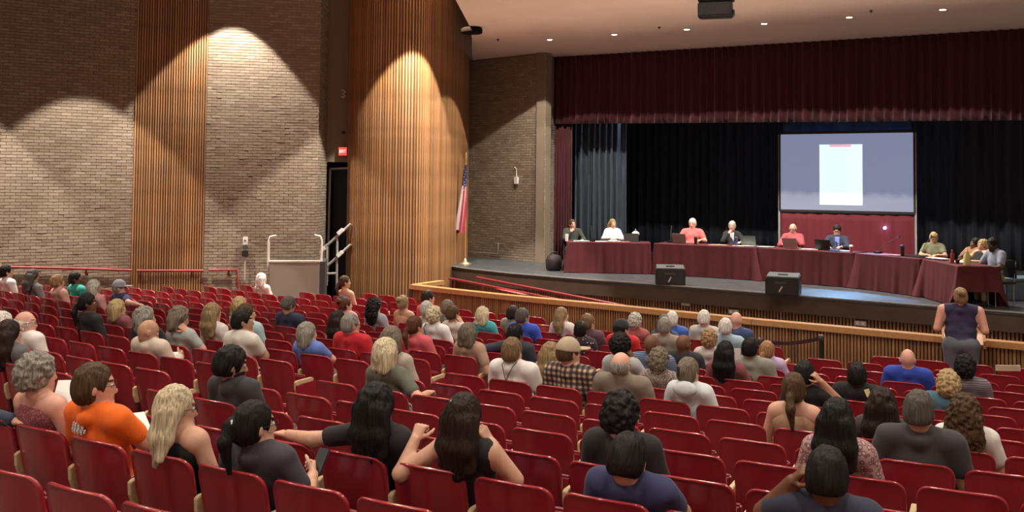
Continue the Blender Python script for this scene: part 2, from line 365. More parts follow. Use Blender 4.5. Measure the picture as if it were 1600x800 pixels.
# house lights over the seats
k = 0
for yy in (3.0, 8.0, 13.0):
    for xx in (-8.5, -4.0, .5, 5.5):
        can('house_light', (xx+yy*.15, yy, HALL-.01), 'round house light in the main ceiling, %s of four in the %s row' % (('leftmost', 'second', 'third', 'rightmost')[k % 4], ('rear', 'middle', 'front')[k//4]), 800, math.radians(62), .5, r=.13, size=.14, emit=10, color=(1, .88, .74)); k += 1

# unseen uplights added behind the half wall to brighten the soffit
for i, (xx, yy) in enumerate(((-.2, 20.2), (2.6, 18.4), (5.4, 16.5), (8.4, 14.6))):
    e = empty('pit_uplight', (xx, yy, floor_z(xx, yy)), 0, ('leftmost', 'second', 'third', 'rightmost')[i]+' unseen uplight added in the pit to brighten the soffit', 'light', 'added uplights in the pit')
    MB().lathe([(.14, 0), (.15, .02), (.15, .05), (.09, .07)], (0, 0, 0), 16).build('base', DGREY, e); MB().lathe([(.07, .08), (.11, .26), (.12, .28), (.10, .28), (.05, .16)], (0, 0, 0), 16).build('shade', DGREY, e)
    spot('pit_uplight_beam', (xx, yy, floor_z(xx, yy)+.30), (xx-.6, yy-1.3, CEIL), 380, math.radians(48), .6, color=(1, .78, .60), size=.1)
# stage fixtures on a pipe behind the valance
def stage_fixture(loc, tgt, power, half, color, label, blend=.6):
    e = empty('stage_fixture', loc, 0, label, 'light', 'stage fixtures behind the valance'); d = (Vector(tgt)-Vector(loc)).normalized()
    MB().tube([-d*.25, -d*.05, d*.02], [.07, .10, .11], 14).build('housing', BLACKP, e); MB().tube([(0, 0, .05), (0, 0, CEIL-loc[2])], .015, 6).build('yoke', DGREY, e)
    spot('stage_fixture_beam', Vector(loc)+d*.06, tgt, power, half, blend, color=color, size=.06)
PL = lambda t, back=0: (PL0+PD*t+PN*back)
q = PL(3.4, .8); a_ = PL(.8, 1.3); stage_fixture((q.x, q.y, 6.1), (a_.x, a_.y, 4.3), 330, math.radians(24), (.55, .75, 1), 'left stage fixture aimed at the blue grey side drape')
q = PL(7.6, .8); a_ = at_z(1318, 464, STZ); stage_fixture((q.x, q.y, 5.15), tuple(a_), 3200, math.radians(13), (.25, .55, 1), 'right stage fixture throwing a blue pool on the stage floor')

# ================================================================== CURTAINS
def drape(name, p0, d, length, z0, z1, folds, amp, m, label, cat='curtain', group=None, z0b=None, thick=True, parent=None, bump=0):
    """pleated cloth hanging from z1 to z0 along direction d"""
    p0 = Vector(p0); d = Vector(d).normalized(); n = Vector((d.y, -d.x)); nu = folds*8; V = []; rr = random.Random(name+str(length)); ph = rr.random()*6
    nv = 6
    for j in range(nv+1):
        v = j/nv
        for i in range(nu+1):
            u = i/nu; wob = math.sin(u*folds*.37*6.283+ph)*.6+math.sin(u*folds*.13*6.283+ph*2)*.8
            a_ = u*folds*6.283+wob
            o = amp*(.55+.45*v)*math.sin(a_)+amp*.3*math.sin(2*a_+1); zz = z1+((z0 if z0b is None else z0+(z0b-z0)*u)-z1)*v
            q = p0+d*(u*length+amp*.4*math.cos(a_))+n*o; V.append((q.x, q.y, zz))
    k = nu+1; Q = [(j*k+i, (j+1)*k+i, (j+1)*k+i+1, j*k+i+1) for j in range(nv) for i in range(nu)]
    o = link(bpy.data.objects.new(name, fast(name, V, Q, m)), parent)
    md = o.modifiers.new('thickness', 'SOLIDIFY'); md.thickness = .012
    return tag(o, label, cat, group)
drape('valance_curtain', PL(-.22, .12), PD, 12.8, 4.80, CEIL-.01, 62, .07, VELV, 'wide maroon velvet valance across the top of the stage', z0b=4.62)
drape('side_curtain', PL(-.2, .3), PD, .60, STZ+.02, 4.9, 7, .05, VELV, 'narrow maroon curtain at the left edge of the stage opening')
drape('leg_curtain', PL(.02, 1.3), PD, 1.55, STZ+.02, 5.6, 8, .14, BLUED, 'blue grey side drape hanging behind the two left panel members')
drape('backdrop_curtain', PL(-.5, 5.0), PD, 8.9, STZ+.02, 5.9, 34, .08, NAVYD, 'black backdrop curtain left of the projection screen')
drape('backdrop_curtain', PL(8.0, 4.2), PD, 8.5, STZ+.02, 5.9, 30, .08, NAVYD, 'black backdrop curtain right of the projection screen')
e0, e1 = at_y(1222, 196, 27.6), at_y(1422, 196, 25.7)
drape('border_curtain', e0.to_2d(), (e1-e0).to_2d(), (e1-e0).to_2d().length, 4.62, 6.2, 7, .06, BLUEB, 'short blue border curtain just above the projection screen')

# ================================================================== PROJECTION SCREEN
SC = Vector((at_y(1322, 270, 26.0).x, 26.0, 0)); srot = math.atan2(PD.y, PD.x)
scr = empty('projection_screen', (SC.x, SC.y, STZ), srot, 'large folding projection screen showing a bright white page', 'screen')
inv = Matrix.Translation((SC.x, SC.y, STZ)) @ Matrix.Rotation(srot, 4, 'Z'); inv = inv.inverted()
def on_screen(px, py):
    # where the pixel's ray meets the screen plane (local x, z)
    d = Vector(ray(px, py)); o = Vector((0, 0, CZ)); nn = Vector((PN.x, PN.y, 0)); t = (Vector((SC.x, SC.y, 0))-Vector((0, 0, 0))).dot(nn)/d.dot(nn)
    q = inv @ (o+d*t); return q.x, q.z
(x0, z1), (x1, _), (_, z0), (_, z0r) = on_screen(1219, 210), on_screen(1426, 209), on_screen(1221, 327), on_screen(1428, 332)
x1 = on_screen(1427, 270)[0]; x0 = on_screen(1220, 270)[0]; z0 = (z0+z0r)/2
SCRM = mat('projected light', (.16, .16, .18), .9, emit=(.26, .30, .46), estr=.72)
MB().box(((x0+x1)/2, 0, (z0+z1)/2), ((x1-x0)/2, .01, (z1-z0)/2)).build('screen_surface', SCRM, scr)
fr = MB()
for a_, b_ in (((x0-.03, z0-.03), (x1+.03, z0-.03)), ((x0-.03, z1+.03), (x1+.03, z1+.03)), ((x0-.03, z0-.03), (x0-.03, z1+.03)), ((x1+.03, z0-.03), (x1+.03, z1+.03))):
    fr.bar((a_[0], -.005, a_[1]), (b_[0], -.005, b_[1]), .04, .07, up=(0, 1, 0) if a_[0] == b_[0] else (0, 0, 1))
fr.build('frame', BLACKP, scr)
(pa, pb), (pc, pd) = on_screen(1280.5, 226), on_screen(1348, 321)
pg = MB().box(((pa+pc)/2, -.013, (pb+pd)/2), ((pc-pa)/2, .002, (pb-pd)/2)).build('projected_page', mat('projected page', (.2, .2, .2), .9, emit=(.80, .93, 1.0), estr=1.05), scr)
wpg = pc-pa
MB().box((pa+wpg*.49, -.016, pb-.035), (wpg*.25, .001, .032)).build('heading_bar', mat('projected heading', (.9, .5, .6), .8, emit=(.95, .42, .52), estr=.9), pg)
rr = random.Random(4)
tl = MB()
for i in range(16):
    zz = pb-.16-i*.085; ln = wpg*rr.uniform(.35, .62)
    tl.box((pa+wpg*.2+ln/2, -.016, zz), (ln/2, .001, .012))
tl.build('text_lines', mat('projected text', (.8, .9, .95), .8, emit=(.62, .86, .95), estr=1.0), pg)
for xx in (x0-.05, x1+.05): MB().bar((xx, .04, 0), (xx, .04, z1), .05, .05, up=(0, 1, 0)).bar((xx, -.35, .03), (xx, .5, .03), .05, .05).build('leg', GREYM, scr)
sk = drape('skirt', (x0-.02, .03), (1, 0), x1-x0+.04, .1, z0-.06, 9, .03, SKIRT, None, None, parent=scr); sk['label'] = 'maroon cloth skirt hung below the screen'
lx, lz = on_screen(1383, 356)
lamp = MB().lathe([(.004, -.02), (.035, -.02), (.035, .02), (.004, .02)], (0, 0, 0), 14).build('projector_glare', mat('blue white glare', (.6, .7, 1), .4, emit=(.5, .62, 1), estr=25), scr)  # glowing disc stands in for the projector's glare
lamp.location = (lx, -.06, lz); lamp.rotation_euler = (math.pi/2, 0, 0); lamp['label'] = 'small bright bluish projector glare on the skirt'

# ================================================================== FLAG, SIGNS, WALL FITTINGS
fb = at_z(727, 412.5, STZ)
fl = empty('flag', fb, 0, 'furled striped flag on a pole with gold base at the stage corner', 'flag')
topz = at_y(726, 240, fb.y).z-STZ
MB().lathe([(.16, 0), (.16, .02), (.06, .06), (.03, .14), (.02, .15)], (0, 0, 0), 20).build('base', BRASS, fl)
MB().tube([(0, 0, .1), (-.01, 0, topz-.28)], .014, 8).build('pole', WOODL, fl)
MB().lathe([(.012, 0), (.03, .04), (.012, .08), (.02, .14), (.035, .2), (.02, .28), (.004, .33)], (-.01, 0, topz-.3), 12).build('finial', BRASS, fl)
def flag_cloth():
    zt = at_y(727, 258, fb.y).z-STZ; zl = at_y(720, 362, fb.y).z-STZ; V = []; Q = []; mi = []; nu, nv = 30, 22
    for j in range(nv+1):
        v = j/nv; wd = .03+.13*v**.8*(1-.25*max(0, v-.8)/.2)
        for i in range(nu):
            a_ = 2*math.pi*i/nu; rr_ = 1+.35*math.sin(a_*5+v*2)
            V.append((-.02-.14*v**1.3+wd*math.cos(a_)*rr_*.75, wd*.55*math.sin(a_)*rr_, zt+(zl-zt)*v+.05*math.sin(a_*2)*v))
    for j in range(nv):
        for i in range(nu):
            Q.append((j*nu+i, (j+1)*nu+i, (j+1)*nu+(i+1) % nu, j*nu+(i+1) % nu)); v = j/nv
            mi.append(2 if v < .30 else (0 if (i//3) % 2 else 1))
    me = fast('cloth', V, Q, [mat('flag red', (.30, .02, .045), .8), mat('flag white', (.36, .29, .29), .8), mat('flag blue', (.03, .035, .10), .8)], midx=mi)
    o = link(bpy.data.objects.new('cloth', me), fl); o['label'] = 'red and white striped cloth with dark blue canton'
    for i in range(9):
        zz = zt-.1-.07*i; a_ = i*2.3; MB().box((-.03-.03*math.cos(a_), -.06-.012*i*.4, zz), (.012, .004, .012)).build('star', mat('flag white', (.36, .29, .29)), fl)
flag_cloth()
# wall box with conduit and pipe on the brick wing
def on_plane2(px, py, p0, p1, off=.03):
    d = Vector(ray(px, py)); u = Vector((p1[0]-p0[0], p1[1]-p0[1], 0)).normalized(); n = Vector((u.y, -u.x, 0))
    if n.y > 0: n = -n
    t = (Vector((p0[0], p0[1], 0))+n*off).dot(n)/d.dot(n); return Vector((0, 0, CZ))+d*t
bw = lambda px, py, off=.04: on_plane2(px, py, BW0.to_2d(), BW1.to_2d(), off)
ang = math.atan2(BW1.y-BW0.y, BW1.x-BW0.x); RB = Matrix.Rotation(ang, 3, 'Z')
p = bw(807, 282); wb = empty('wall_speaker_box', p, 0, 'small white box with conduit on the brick stage wall', 'wall box')
MB().box((0, 0, 0), (.07, .04, .1), RB).build('box', WHITEP, wb, bevel=.01)
q = bw(807, 264)-p; MB().tube([(0, 0, .1), q, q+Vector((-.06, 0, .05))], .012, 6).build('conduit', WHITEP, wb)
MB().box((0, 0, -.13), (.04, .03, .03), RB).build('bracket', DGREY, wb)
m = MB(); m.tube([bw(731, 393), bw(778, 396.5), bw(778.5, 379)], .02, 6); tag(m.build('wall_pipe', GREYM), 'pale pipe bent upwards low on the dark brick stage wall', 'pipe')
# exit sign
ep = at_y(535.5, 236.5, BH-.12); ex = empty('exit_sign', ep, 0, 'glowing red exit sign above the passage', 'sign')
MB().box((0, .04, 0), (.11, .04, .11)).build('housing', DGREY, ex)
fc = MB().box((0, -.005, 0), (.1, .006, .1)).build('face', mat('exit red', (.5, .02, .02), .5, emit=(1, .07, .06), estr=1.3), ex)
def text_mesh(s, size, m, name, parent, loc, rot, sx=1):
    c = bpy.data.curves.new(name, 'FONT'); c.body = s; c.size = size; c.align_x = 'CENTER'; c.align_y = 'CENTER'; c.extrude = .003
    t = bpy.data.objects.new('tmp', c); COL.objects.link(t); me = bpy.data.meshes.new_from_object(t.evaluated_get(bpy.context.evaluated_depsgraph_get())); bpy.data.objects.remove(t); bpy.data.curves.remove(c)
    me.materials.clear(); me.materials.append(m); o = link(bpy.data.objects.new(name, me), parent); o.location = loc; o.rotation_euler = rot; o.scale = (sx, 1, 1); return o
text_mesh('EXIT', .11, mat('exit letters', (1, .8, .75), .5, emit=(1, .62, .55), estr=1.6), 'lettering', fc, (0, -.014, 0), (math.pi/2, 0, 0), .72)
hp = at_y(536, 147, BH-.05); m = MB(); m.tube([hp+Vector((-.04, 0, .09)), hp+Vector((.02, -.02, .09)), hp+Vector((.05, -.03, .04)), hp+Vector((.01, -.03, 0)), hp+Vector((.05, -.03, -.05)), hp+Vector((.01, -.02, -.09)), hp+Vector((-.04, 0, -.06))], .014, 6)
tag(m.build('wall_hook', WHITEP), 'small pale curled hook high on the olive bulkhead', 'hook')
kp = at_y(537, 207, BH-.04); tag(MB().lathe([(.03, 0), (.06, .02), (.03, .07)], tuple(kp-Vector((0, 0, .03))), 12).build('alarm_sounder', BLACKP), 'small black round fitting above the exit sign', 'fitting')
# passage: door frame, stair rails
dfm = MB(); A0, A1, A2 = at_y(512, 440, 24.6), at_y(516, 264, 24.6), at_y(560, 262, 24.6)
dfm.bar(A0, A1, .05, .05, up=(0, 1, 0)); dfm.bar(A1, A2, .05, .05)
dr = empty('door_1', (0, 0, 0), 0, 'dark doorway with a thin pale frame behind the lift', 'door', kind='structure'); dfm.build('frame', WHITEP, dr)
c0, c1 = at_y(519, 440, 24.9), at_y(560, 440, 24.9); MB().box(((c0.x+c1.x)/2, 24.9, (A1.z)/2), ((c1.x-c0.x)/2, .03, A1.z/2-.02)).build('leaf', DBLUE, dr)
# wheelchair platform lift
LY = 21.6
l0, l1 = at_y(421, 458, LY), at_y(498, 458, LY); lzt = at_y(460, 409, LY).z
lf = empty('platform_lift', ((l0.x+l1.x)/2, LY, floor_z(-4.8, LY)), math.radians(8), 'beige wheelchair platform lift beside the brick wall', 'wheelchair lift')
hw = (l1.x-l0.x)/2; hz = lzt-floor_z(-4.8, LY)
MB().box((0, 0, hz/2+.03), (hw, .03, hz/2-.03)).build('front_panel', LIFTM, lf, bevel=.02)
MB().box((0, 0, hz+.01), (hw+.01, .04, .025)).build('top_edge', WHITEP, lf, bevel=.01)
MB().box((-hw+.02, .55, hz/2), (.03, .55, hz/2-.05)).build('side_panel', LIFTM, lf); MB().box((hw+.05, .5, hz/2), (.07, .5, hz/2)).build('drive_column', DGREY, lf)
MB().box((0, .55, .06), (hw, .55, .05)).build('platform', DGREY, lf)
for sx, px in ((-1, 417), (1, 499)):
    zt = at_y(px, 368, LY).z-floor_z(-4.8, LY); xx = sx*(hw+.03)
    MB().tube([(xx, .05, hz-.1), (xx, .05, zt-.12), (xx-sx*.03, .05, zt-.03), (xx-sx*.16, .05, zt)], .026, 8).build('grab_rail', WHITEP, lf)
sr = empty('stair_rail', (l1.x, 23.4, 0), 0, 'pale metal stair rails rising behind the lift', 'handrail'); so = Vector((l1.x, 23.4, 0))
for pts, r_ in (([(470, 409), (497, 394), (515, 380), (548, 350)], .035), ([(504, 421), (520, 408), (548, 382)], .035)):
    MB().tube([at_y(x, y, 23.4)-so for x, y in pts], r_, 8).build('rail', GREYM, sr)
for (xa, ya), (xb, yb) in (((527, 372), (526, 446)), ((504, 428), (526, 427)), ((511, 385), (510, 446))):
    MB().tube([at_y(xa, ya, 23.4)-so, at_y(xb, yb, 23.4)-so], .03, 8).build('post', GREYM, sr)
for px, py in ((503, 391), (532, 362), (531, 397)): MB().box(at_y(px, py, 23.35)-so, (.09, .03, .05), Matrix.Rotation(-.75, 3, 'Y')).build('bracket', WHITEP, sr, bevel=.01)
# emergency box on a post by the brick wall
mw = lambda px, py, off=.11: on_plane2(px, py, WB, WC, off)
p = mw(383, 396); pb_ = empty('call_box', p, 0, 'dark call box with a white notice on the brick wall left of the lift', 'call box')
RM = Matrix.Rotation(math.atan2(WC[1]-WB[1], WC[0]-WB[0]), 3, 'Z')
MB().box((0, 0, 0), (.07, .06, .07), RM).build('box', BLACKP, pb_, bevel=.01); MB().box((0, 0, .14), (.06, .04, .05), RM).build('cover', DGREY, pb_, bevel=.01)
MB().box((0, -.0, .30), (.055, .012, .09), RM).build('notice', WHITEP, pb_); MB().tube([(0, 0, -.07), (0, 0, -.62)], .022, 8).build('conduit', GREYM, pb_)
MB().lathe([(.02, 0), (.028, .01), (.02, .02)], (0, -.02, .30), 10).build('push_button', DGREY, pb_)
# red wall handrail of the side aisle
lw = lambda px, py, off=.09: on_plane2(px, py, WL, WA, off)
pw_ = lambda px, py, off=.09: on_plane2(px, py, WA, WB, off)
def wallrail(name, pts, brk, label):
    o0 = Vector((pts[0].x, pts[0].y, 0)); e = empty(name, o0, 0, label, 'handrail', 'red handrails on the left wall')
    MB().tube([q-o0 for q in pts], .028, 8).build('rail', RAILR, e)
    for q in brk: MB().tube([q-o0, q-o0+Vector((-.02, .02, -.09)), q-o0+Vector((-.03, .12, -.12))], [.022, .03, .03], 6).build('bracket', RAILR, e)
wallrail('wall_handrail', [lw(-30, 416), lw(0, 417), lw(100, 419), lw(206, 422.5)], [lw(50, 418), lw(135, 420.5)], 'red handrail along the brick wall behind the far left seats')
wallrail('wall_handrail', [pw_(214, 423), pw_(318, 423)], [pw_(220, 424), pw_(300, 424)], 'red handrail across the flat wooden slat panel')
wallrail('wall_handrail', [mw(326, 422), mw(371, 421.5), mw(372, 450)], [mw(358, 422)], 'short red handrail ending left of the call box')
# hanging loudspeaker
hs = at_y(1118, 20, 15.6); HSx = empty('hanging_loudspeaker', (hs.x, hs.y, at_y(1118, 29, 15.6).z), math.radians(-16), 'black loudspeaker hanging from the ceiling at the top of the picture', 'loudspeaker')
for k in range(3): MB().box((0, .0+.03*k, .13+.26*k), (.27-.0*k, .22, .125), Matrix.Rotation(.10-.05*k, 3, 'X')).build('cabinet', BLACKP, HSx, bevel=.015)
for k in range(3): MB().box((0, -.225+.03*k, .13+.26*k), (.24, .008, .10), Matrix.Rotation(.10-.05*k, 3, 'X')).build('grille', BLACKG, HSx)
for k in range(3): MB().box((.285, 0, .08+.24*k), (.02, .06, .05)).build('rigging_plate', DGREY, HSx, bevel=.005)
MB().tube([(0, 0, .85), (0, 0, CEIL-HSx.location.z)], .012, 6).build('chain', DGREY, HSx)
# stage monitors
def monitor(px, py, w_px, rz, label):
    p = at_z(px, py, STZ); sc = w_px/F*p.y/.62; e = empty('stage_monitor', p, rz, label, 'loudspeaker', 'wedge monitors on the stage floor')
    pr = [(-.22, 0), (.2, 0), (.24, .12), (.16, .40), (-.2, .34)]
    MB().yz([(y*sc, z*sc) for y, z in pr], -.31*sc, .31*sc).build('cabinet', BLACKP, e, bevel=.012)
    MB().box((0, -.213*sc, .17*sc), (.28*sc, .006, .14*sc), Matrix.Rotation(-.06, 3, 'X')).build('rear_panel', BLACKG, e)
    MB().box((0, -.0*sc, .375*sc), (.29*sc, .17*sc, .006), Matrix.Rotation(.165, 3, 'X')).build('top_panel', GREYT, e)
    MB().box((0, -.02*sc, .385*sc), (.09*sc, .025*sc, .008), Matrix.Rotation(.165, 3, 'X')).build('handle', BLACKP, e)
    MB().box((-.02*sc, -.222*sc, .12*sc), (.012*sc, .004, .06*sc), Matrix.Rotation(.5, 3, 'Y')).build('cable_plug', WHITEP, e)
    MB().box((-.02*sc, -.222*sc, .24*sc), (.11*sc, .004, .02*sc)).build('input_plate', GREYT, e)
    sp_ = MB().lathe([(.002, 0), (.06, 0), (.05, .006), (.002, .006)], (0, 0, 0), 12).build('side_port', GREYT, e); sp_.location = (.312*sc, 0, .2*sc); sp_.rotation_euler = (0, math.pi/2, 0)
monitor(1047, 444, 45, math.radians(-6), 'black wedge monitor on the stage in front of the second table')
monitor(1224, 460, 50, math.radians(-24), 'black wedge monitor on the stage in front of the third table')
# outlets on stage front and blue crate
for px, py, Yo, lb in ((1072, 474, None, 'left'), (1147, 487, None, 'middle'), (1345, 505, None, 'right')):
    d = ray(px, py); best = min(range(len(SB)-1), key=lambda i: abs((SB[i].x+SB[i+1].x)/(SB[i].y+SB[i+1].y)-d[0])); u_ = SB[best+1]-SB[best]
    t = (SB[best].x-d[0]*SB[best].y)/(d[0]*u_.y-u_.x); Yq = SB[best].y+u_.y*t-.06; q = at_y(px, py, Yq)
    e = empty('outlet_box', q, math.atan2(u_.y, u_.x), lb+' one of three small metal outlet boxes on the slatted stage front', 'outlet')
    MB().box((0, 0, 0), (.11, .03, .05)).build('plate', GREYM, e, bevel=.008)
    for sx in (-.055, .055): MB().box((sx, -.033, 0), (.025, .004, .03)).build('socket', WHITEP, e)
q = at_z(1592, 478, STZ); cr = empty('storage_tote', (q.x+.55, q.y+1.1, STZ), .1, 'grey blue storage tote on the stage right of the seated men', 'tote')
MB().box((0, 0, .19), (.42, .3, .19)).build('tub', mat('tote', (.10, .15, .20), .5), cr, bevel=.02); MB().box((0, 0, .40), (.44, .32, .025)).build('lid', mat('tote lid', (.13, .19, .25), .5), cr, bevel=.01)
# ================================================================== STAGE TABLES
TH = .74
TABLES = []     # front edge in plan: a, b, back normal
def tblpts(pa, pb): return at_z(*pa, STZ+TH).to_2d(), at_z(*pb, STZ+TH).to_2d()
TPX = [((886, 378), (1016, 380)), ((1022, 380.2), (1180, 387)), ((1186, 387), (1332, 395.2)), ((1338, 395.6), (1438, 404.5)), ((1443, 405), (1498, 416))]
TNAME = ['leftmost', 'second from the left', 'middle', 'fourth from the left', 'rightmost']
def cloth_mesh(L, Dp, h, seed, drop, end_short=False):
    """cloth over a table L x Dp (local x along front edge, y to the back): top sheet plus a hanging skirt with folds"""
    rr = random.Random(seed); o_ = .012; per = []
    def side(a, b, n):
        for i in range(n): per.append((a[0]+(b[0]-a[0])*i/n, a[1]+(b[1]-a[1])*i/n))
    nL, nD = int(L/.035), int(Dp/.035)
    side((0, 0), (L, 0), nL); side((L, 0), (L, Dp), nD); side((L, Dp), (0, Dp), nL); side((0, Dp), (0, 0), nD)
    n = len(per); V = []; Q = []; cx, cy = L/2, Dp/2; ph = [rr.random()*6 for _ in range(4)]
    V.append((cx, cy, h)); levels = [(0, 0, .6), (0, 0, 1.), (.02, .012, 1.), (.16, .02, 1.), (.45, .035, 1.), (.75, .05, 1.), (1., .06, 1.)]
    for (v, out, scl) in levels:
        for i, (x, y) in enumerate(per):
            t = i/n; ex = min(x, L-x); ey = min(y, Dp-y); dx = -1 if x < .001 else (1 if x > L-.001 else 0); dy = -1 if y < .001 else (1 if y > Dp-.001 else 0)
            if i < nL: dx0, dy0 = 0, -1
            elif i < nL+nD: dx0, dy0 = 1, 0
            elif i < 2*nL+nD: dx0, dy0 = 0, 1
            else: dx0, dy0 = -1, 0
            corner = math.exp(-((min(math.hypot(x-a, y-b) for a in (0, L) for b in (0, Dp)))/.12)**2)
            w = x*1.0 if dy0 else y+L
            fold = (.5*math.sin(w*13+ph[0]+1.5*math.sin(w*3+ph[1]))+.45*math.sin(w*29+ph[1])+.3*math.sin(w*4.3+ph[2])+.3*math.sin(w*41+ph[3]))
            fold = fold*(.75+1.6*corner)
            k_ = v*(.032*fold+out*.6+.05*corner) if v else 0
            ax, ay = (dx0 or (dx if corner > .9 else 0)), (dy0 or (dy if corner > .9 else 0))
            px_ = cx+(x-cx)*scl+ax*(k_+(.012 if scl == 1. else 0)); py_ = cy+(y-cy)*scl+ay*(k_+(.012 if scl == 1. else 0))
            dr_ = drop
            if end_short and dx0 == 1: dr_ = drop*.62
            zz = h-v*dr_ + (.004*math.sin(w*9) if v == 1 else 0)
            V.append((px_, py_, zz))
    Q3 = [(0, 1+i, 1+(i+1) % n) for i in range(n)]
    for j in range(len(levels)-1):
        Q += [(1+j*n+i, 1+(j+1)*n+i, 1+(j+1)*n+(i+1) % n, 1+j*n+(i+1) % n) for i in range(n)]
    me = bpy.data.meshes.new('tablecloth'); me.from_pydata(V, [], Q3+Q); me.materials.append(CLOTH)
    for p in me.polygons: p.use_smooth = True
    bm = bmesh.new(); bm.from_mesh(me); bmesh.ops.recalc_face_normals(bm, faces=bm.faces); bm.to_mesh(me); bm.free(); return me
for i, (pa, pb) in enumerate(TPX):
    a, b = tblpts(pa, pb); d = (b-a); L = d.length; d.normalize(); n = Vector((-d.y, d.x))
    if i == 4: n = Vector((-d.y, d.x))
    if n.dot(Vector((.5, .85))) < 0: n = -n
    rz = math.atan2(d.y, d.x); Dp = .76 if i < 4 else .70; TABLES.append((a, b, n, L, Dp, rz))
    e = empty('folding_table', (a.x, a.y, STZ), rz, 'folding table under the maroon cloth, '+TNAME[i]+' on the stage', 'table', 'tables in an arc on the stage')
    MB().box((L/2, Dp/2, TH-.03), (L/2-.005, Dp/2-.005, .02)).build('table_top', GREYM, e)
    lm_ = [(x, y) for x in (.2, L-.2) for y in (.1, Dp-.1)]
    for x, y in lm_: MB().tube([(x, y, 0), (x, y, TH-.05)], .016, 6).build('leg', GREYM, e)
    o = link(bpy.data.objects.new('tablecloth', cloth_mesh(L, Dp, TH, i, TH-.012, i == 4))); o.location = (a.x, a.y, STZ); o.rotation_euler = (0, 0, rz)
    tag(o, 'maroon floor length cloth on the '+TNAME[i]+' stage table', 'tablecloth', 'maroon tablecloths on the stage')
def on_table(i, px, back=.3, dz=0.):
    """point on table i whose picture x is px, 'back' metres behind the front edge"""
    a, b, n, L, Dp, rz = TABLES[i]; lo, hi = -.6, 1.6; f = lambda t: (lambda q: proj((q.x, q.y, STZ+TH))[0])(a.lerp(b, t)+n*back)
    for _ in range(40):
        m_ = (lo+hi)/2
        if f(m_) < px: lo = m_
        else: hi = m_
    q = a.lerp(b, lo)+n*back; return Vector((q.x, q.y, STZ+TH+.006+dz)), rz
def laptop(i, px, back, m, label, faces=0, open_=True):
    p, rz = on_table(i, px, back); e = empty('laptop', p, rz+faces, label, 'laptop')
    MB().box((0, 0, .01), (.17, .12, .009)).build('base', m, e, bevel=.004)
    MB().box((0, -.14, .125), (.17, .006, .115), Matrix.Rotation(.30, 3, 'X')).build('lid', m, e, bevel=.004)
    MB().box((0, -.132, .125), (.155, .003, .10), Matrix.Rotation(.30, 3, 'X')).build('display', mat('display', (.02, .02, .03), .2, emit=(.3, .4, .6), estr=.3), e)
    MB().box((0, .01, .02), (.14, .06, .002)).build('keyboard', BLACKP, e)
def papers(i, px, back, n, w, label, m=None):
    p, rz = on_table(i, px, back); e = empty('paper_stack', p, rz, label, 'papers')
    for k in range(n): MB().box(((k-n/2)*w*.9, .02*(k % 2), .003+.004*k), (.14, .105, .002), Matrix.Rotation(.25*math.sin(k*2.1), 3, 'Z')).build('sheet', m or PAPER, e)
def cup(i, px, back, h, r, m, label, lid=None, name='cup', cat='cup', straw=False):
    p, rz = on_table(i, px, back); e = empty(name, p, 0, label, cat)
    MB().lathe([(r*.78, 0), (r, h*.9), (r, h)], (0, 0, 0), 16).build('body', m, e)
    if lid: MB().lathe([(r*1.06, h-.01), (r*1.06, h+.012), (r*.7, h+.03)], (0, 0, 0), 16).build('lid', lid, e)
def mic(i, px, back, label, tip, h=.3):
    p, rz = on_table(i, px, back); e = empty('table_microphone', p, rz, label, 'microphone')
    MB().box((0, 0, .02), (.09, .06, .02)).build('base', BLACKP, e, bevel=.012)
    MB().tube([(0, 0, .04), (tip[0]*.4, tip[1]*.3, h*.6), (tip[0], tip[1], h)], .006, 6).build('gooseneck', DGREY, e)
    MB().lathe([(.004, -.03), (.014, -.02), (.016, .02), (.006, .035)], (tip[0], tip[1], h), 10).build('head', BLACKG, e)
def bottle(i, px, back, h, r, m, mcap, label, pump=False):
    p, rz = on_table(i, px, back); e = empty('bottle', p, rz, label, 'bottle')
    MB().lathe([(r, 0), (r*1.03, h*.05), (r, h*.7), (r*.45, h*.85), (r*.4, h*.92)], (0, 0, 0), 14).build('body', m, e)
    MB().lathe([(r*.5, h*.9), (r*.5, h), (r*.3, h*1.02)], (0, 0, 0), 12).build('cap', mcap, e)
    if pump: MB().tube([(0, 0, h), (0, 0, h*1.15), (-.05, 0, h*1.15)], .009, 6).build('pump', mcap, e)
SILV = mat('silver laptop', (.42, .30, .30), .35, metal=.2)
papers(0, 912, .30, 2, .12, 'white papers before the man in the dark shirt')
papers(0, 953, .28, 4, .12, 'white papers before the long haired woman on stage'); cup(0, 885.5, .25, .17, .045, WHITEP, 'tall white cup at the left end of the leftmost table')
p, rz = on_table(0, 986, .42); e = empty('open_binder', p, rz, 'dark open binder on the leftmost stage table', 'binder')
MB().box((0, 0, .10), (.18, .012, .1), Matrix.Rotation(-.3, 3, 'X')).build('cover', BLACKP, e); MB().box((0, .06, .01), (.18, .1, .01)).build('pages', DGREY, e)
p, rz = on_table(0, 993, .66); e = empty('desk_bell', p, rz, 'small shiny white domed bell on the leftmost stage table', 'bell')
MB().lathe([(.05, 0), (.05, .12), (.02, .13), (.02, .15), (.10, .16), (.085, .21), (.03, .25)], (0, 0, 0), 16).build('dome', WHITEP, e); MB().lathe([(.012, .25), (.018, .28), (.006, .30)], (0, 0, 0), 10).build('knob', CHROME, e)
papers(0, 975, .2, 2, .14, 'pinkish folders at the right of the leftmost stage table', mat('pink folder', (.45, .2, .2), .7))
mic(0, 925, .45, 'thin table microphone between the two people at the leftmost table', (-.02, .1), .34)
laptop(1, 1064, .40, mat('grey laptop', (.3, .28, .26), .4), 'small grey laptop before the man in coral', 0)
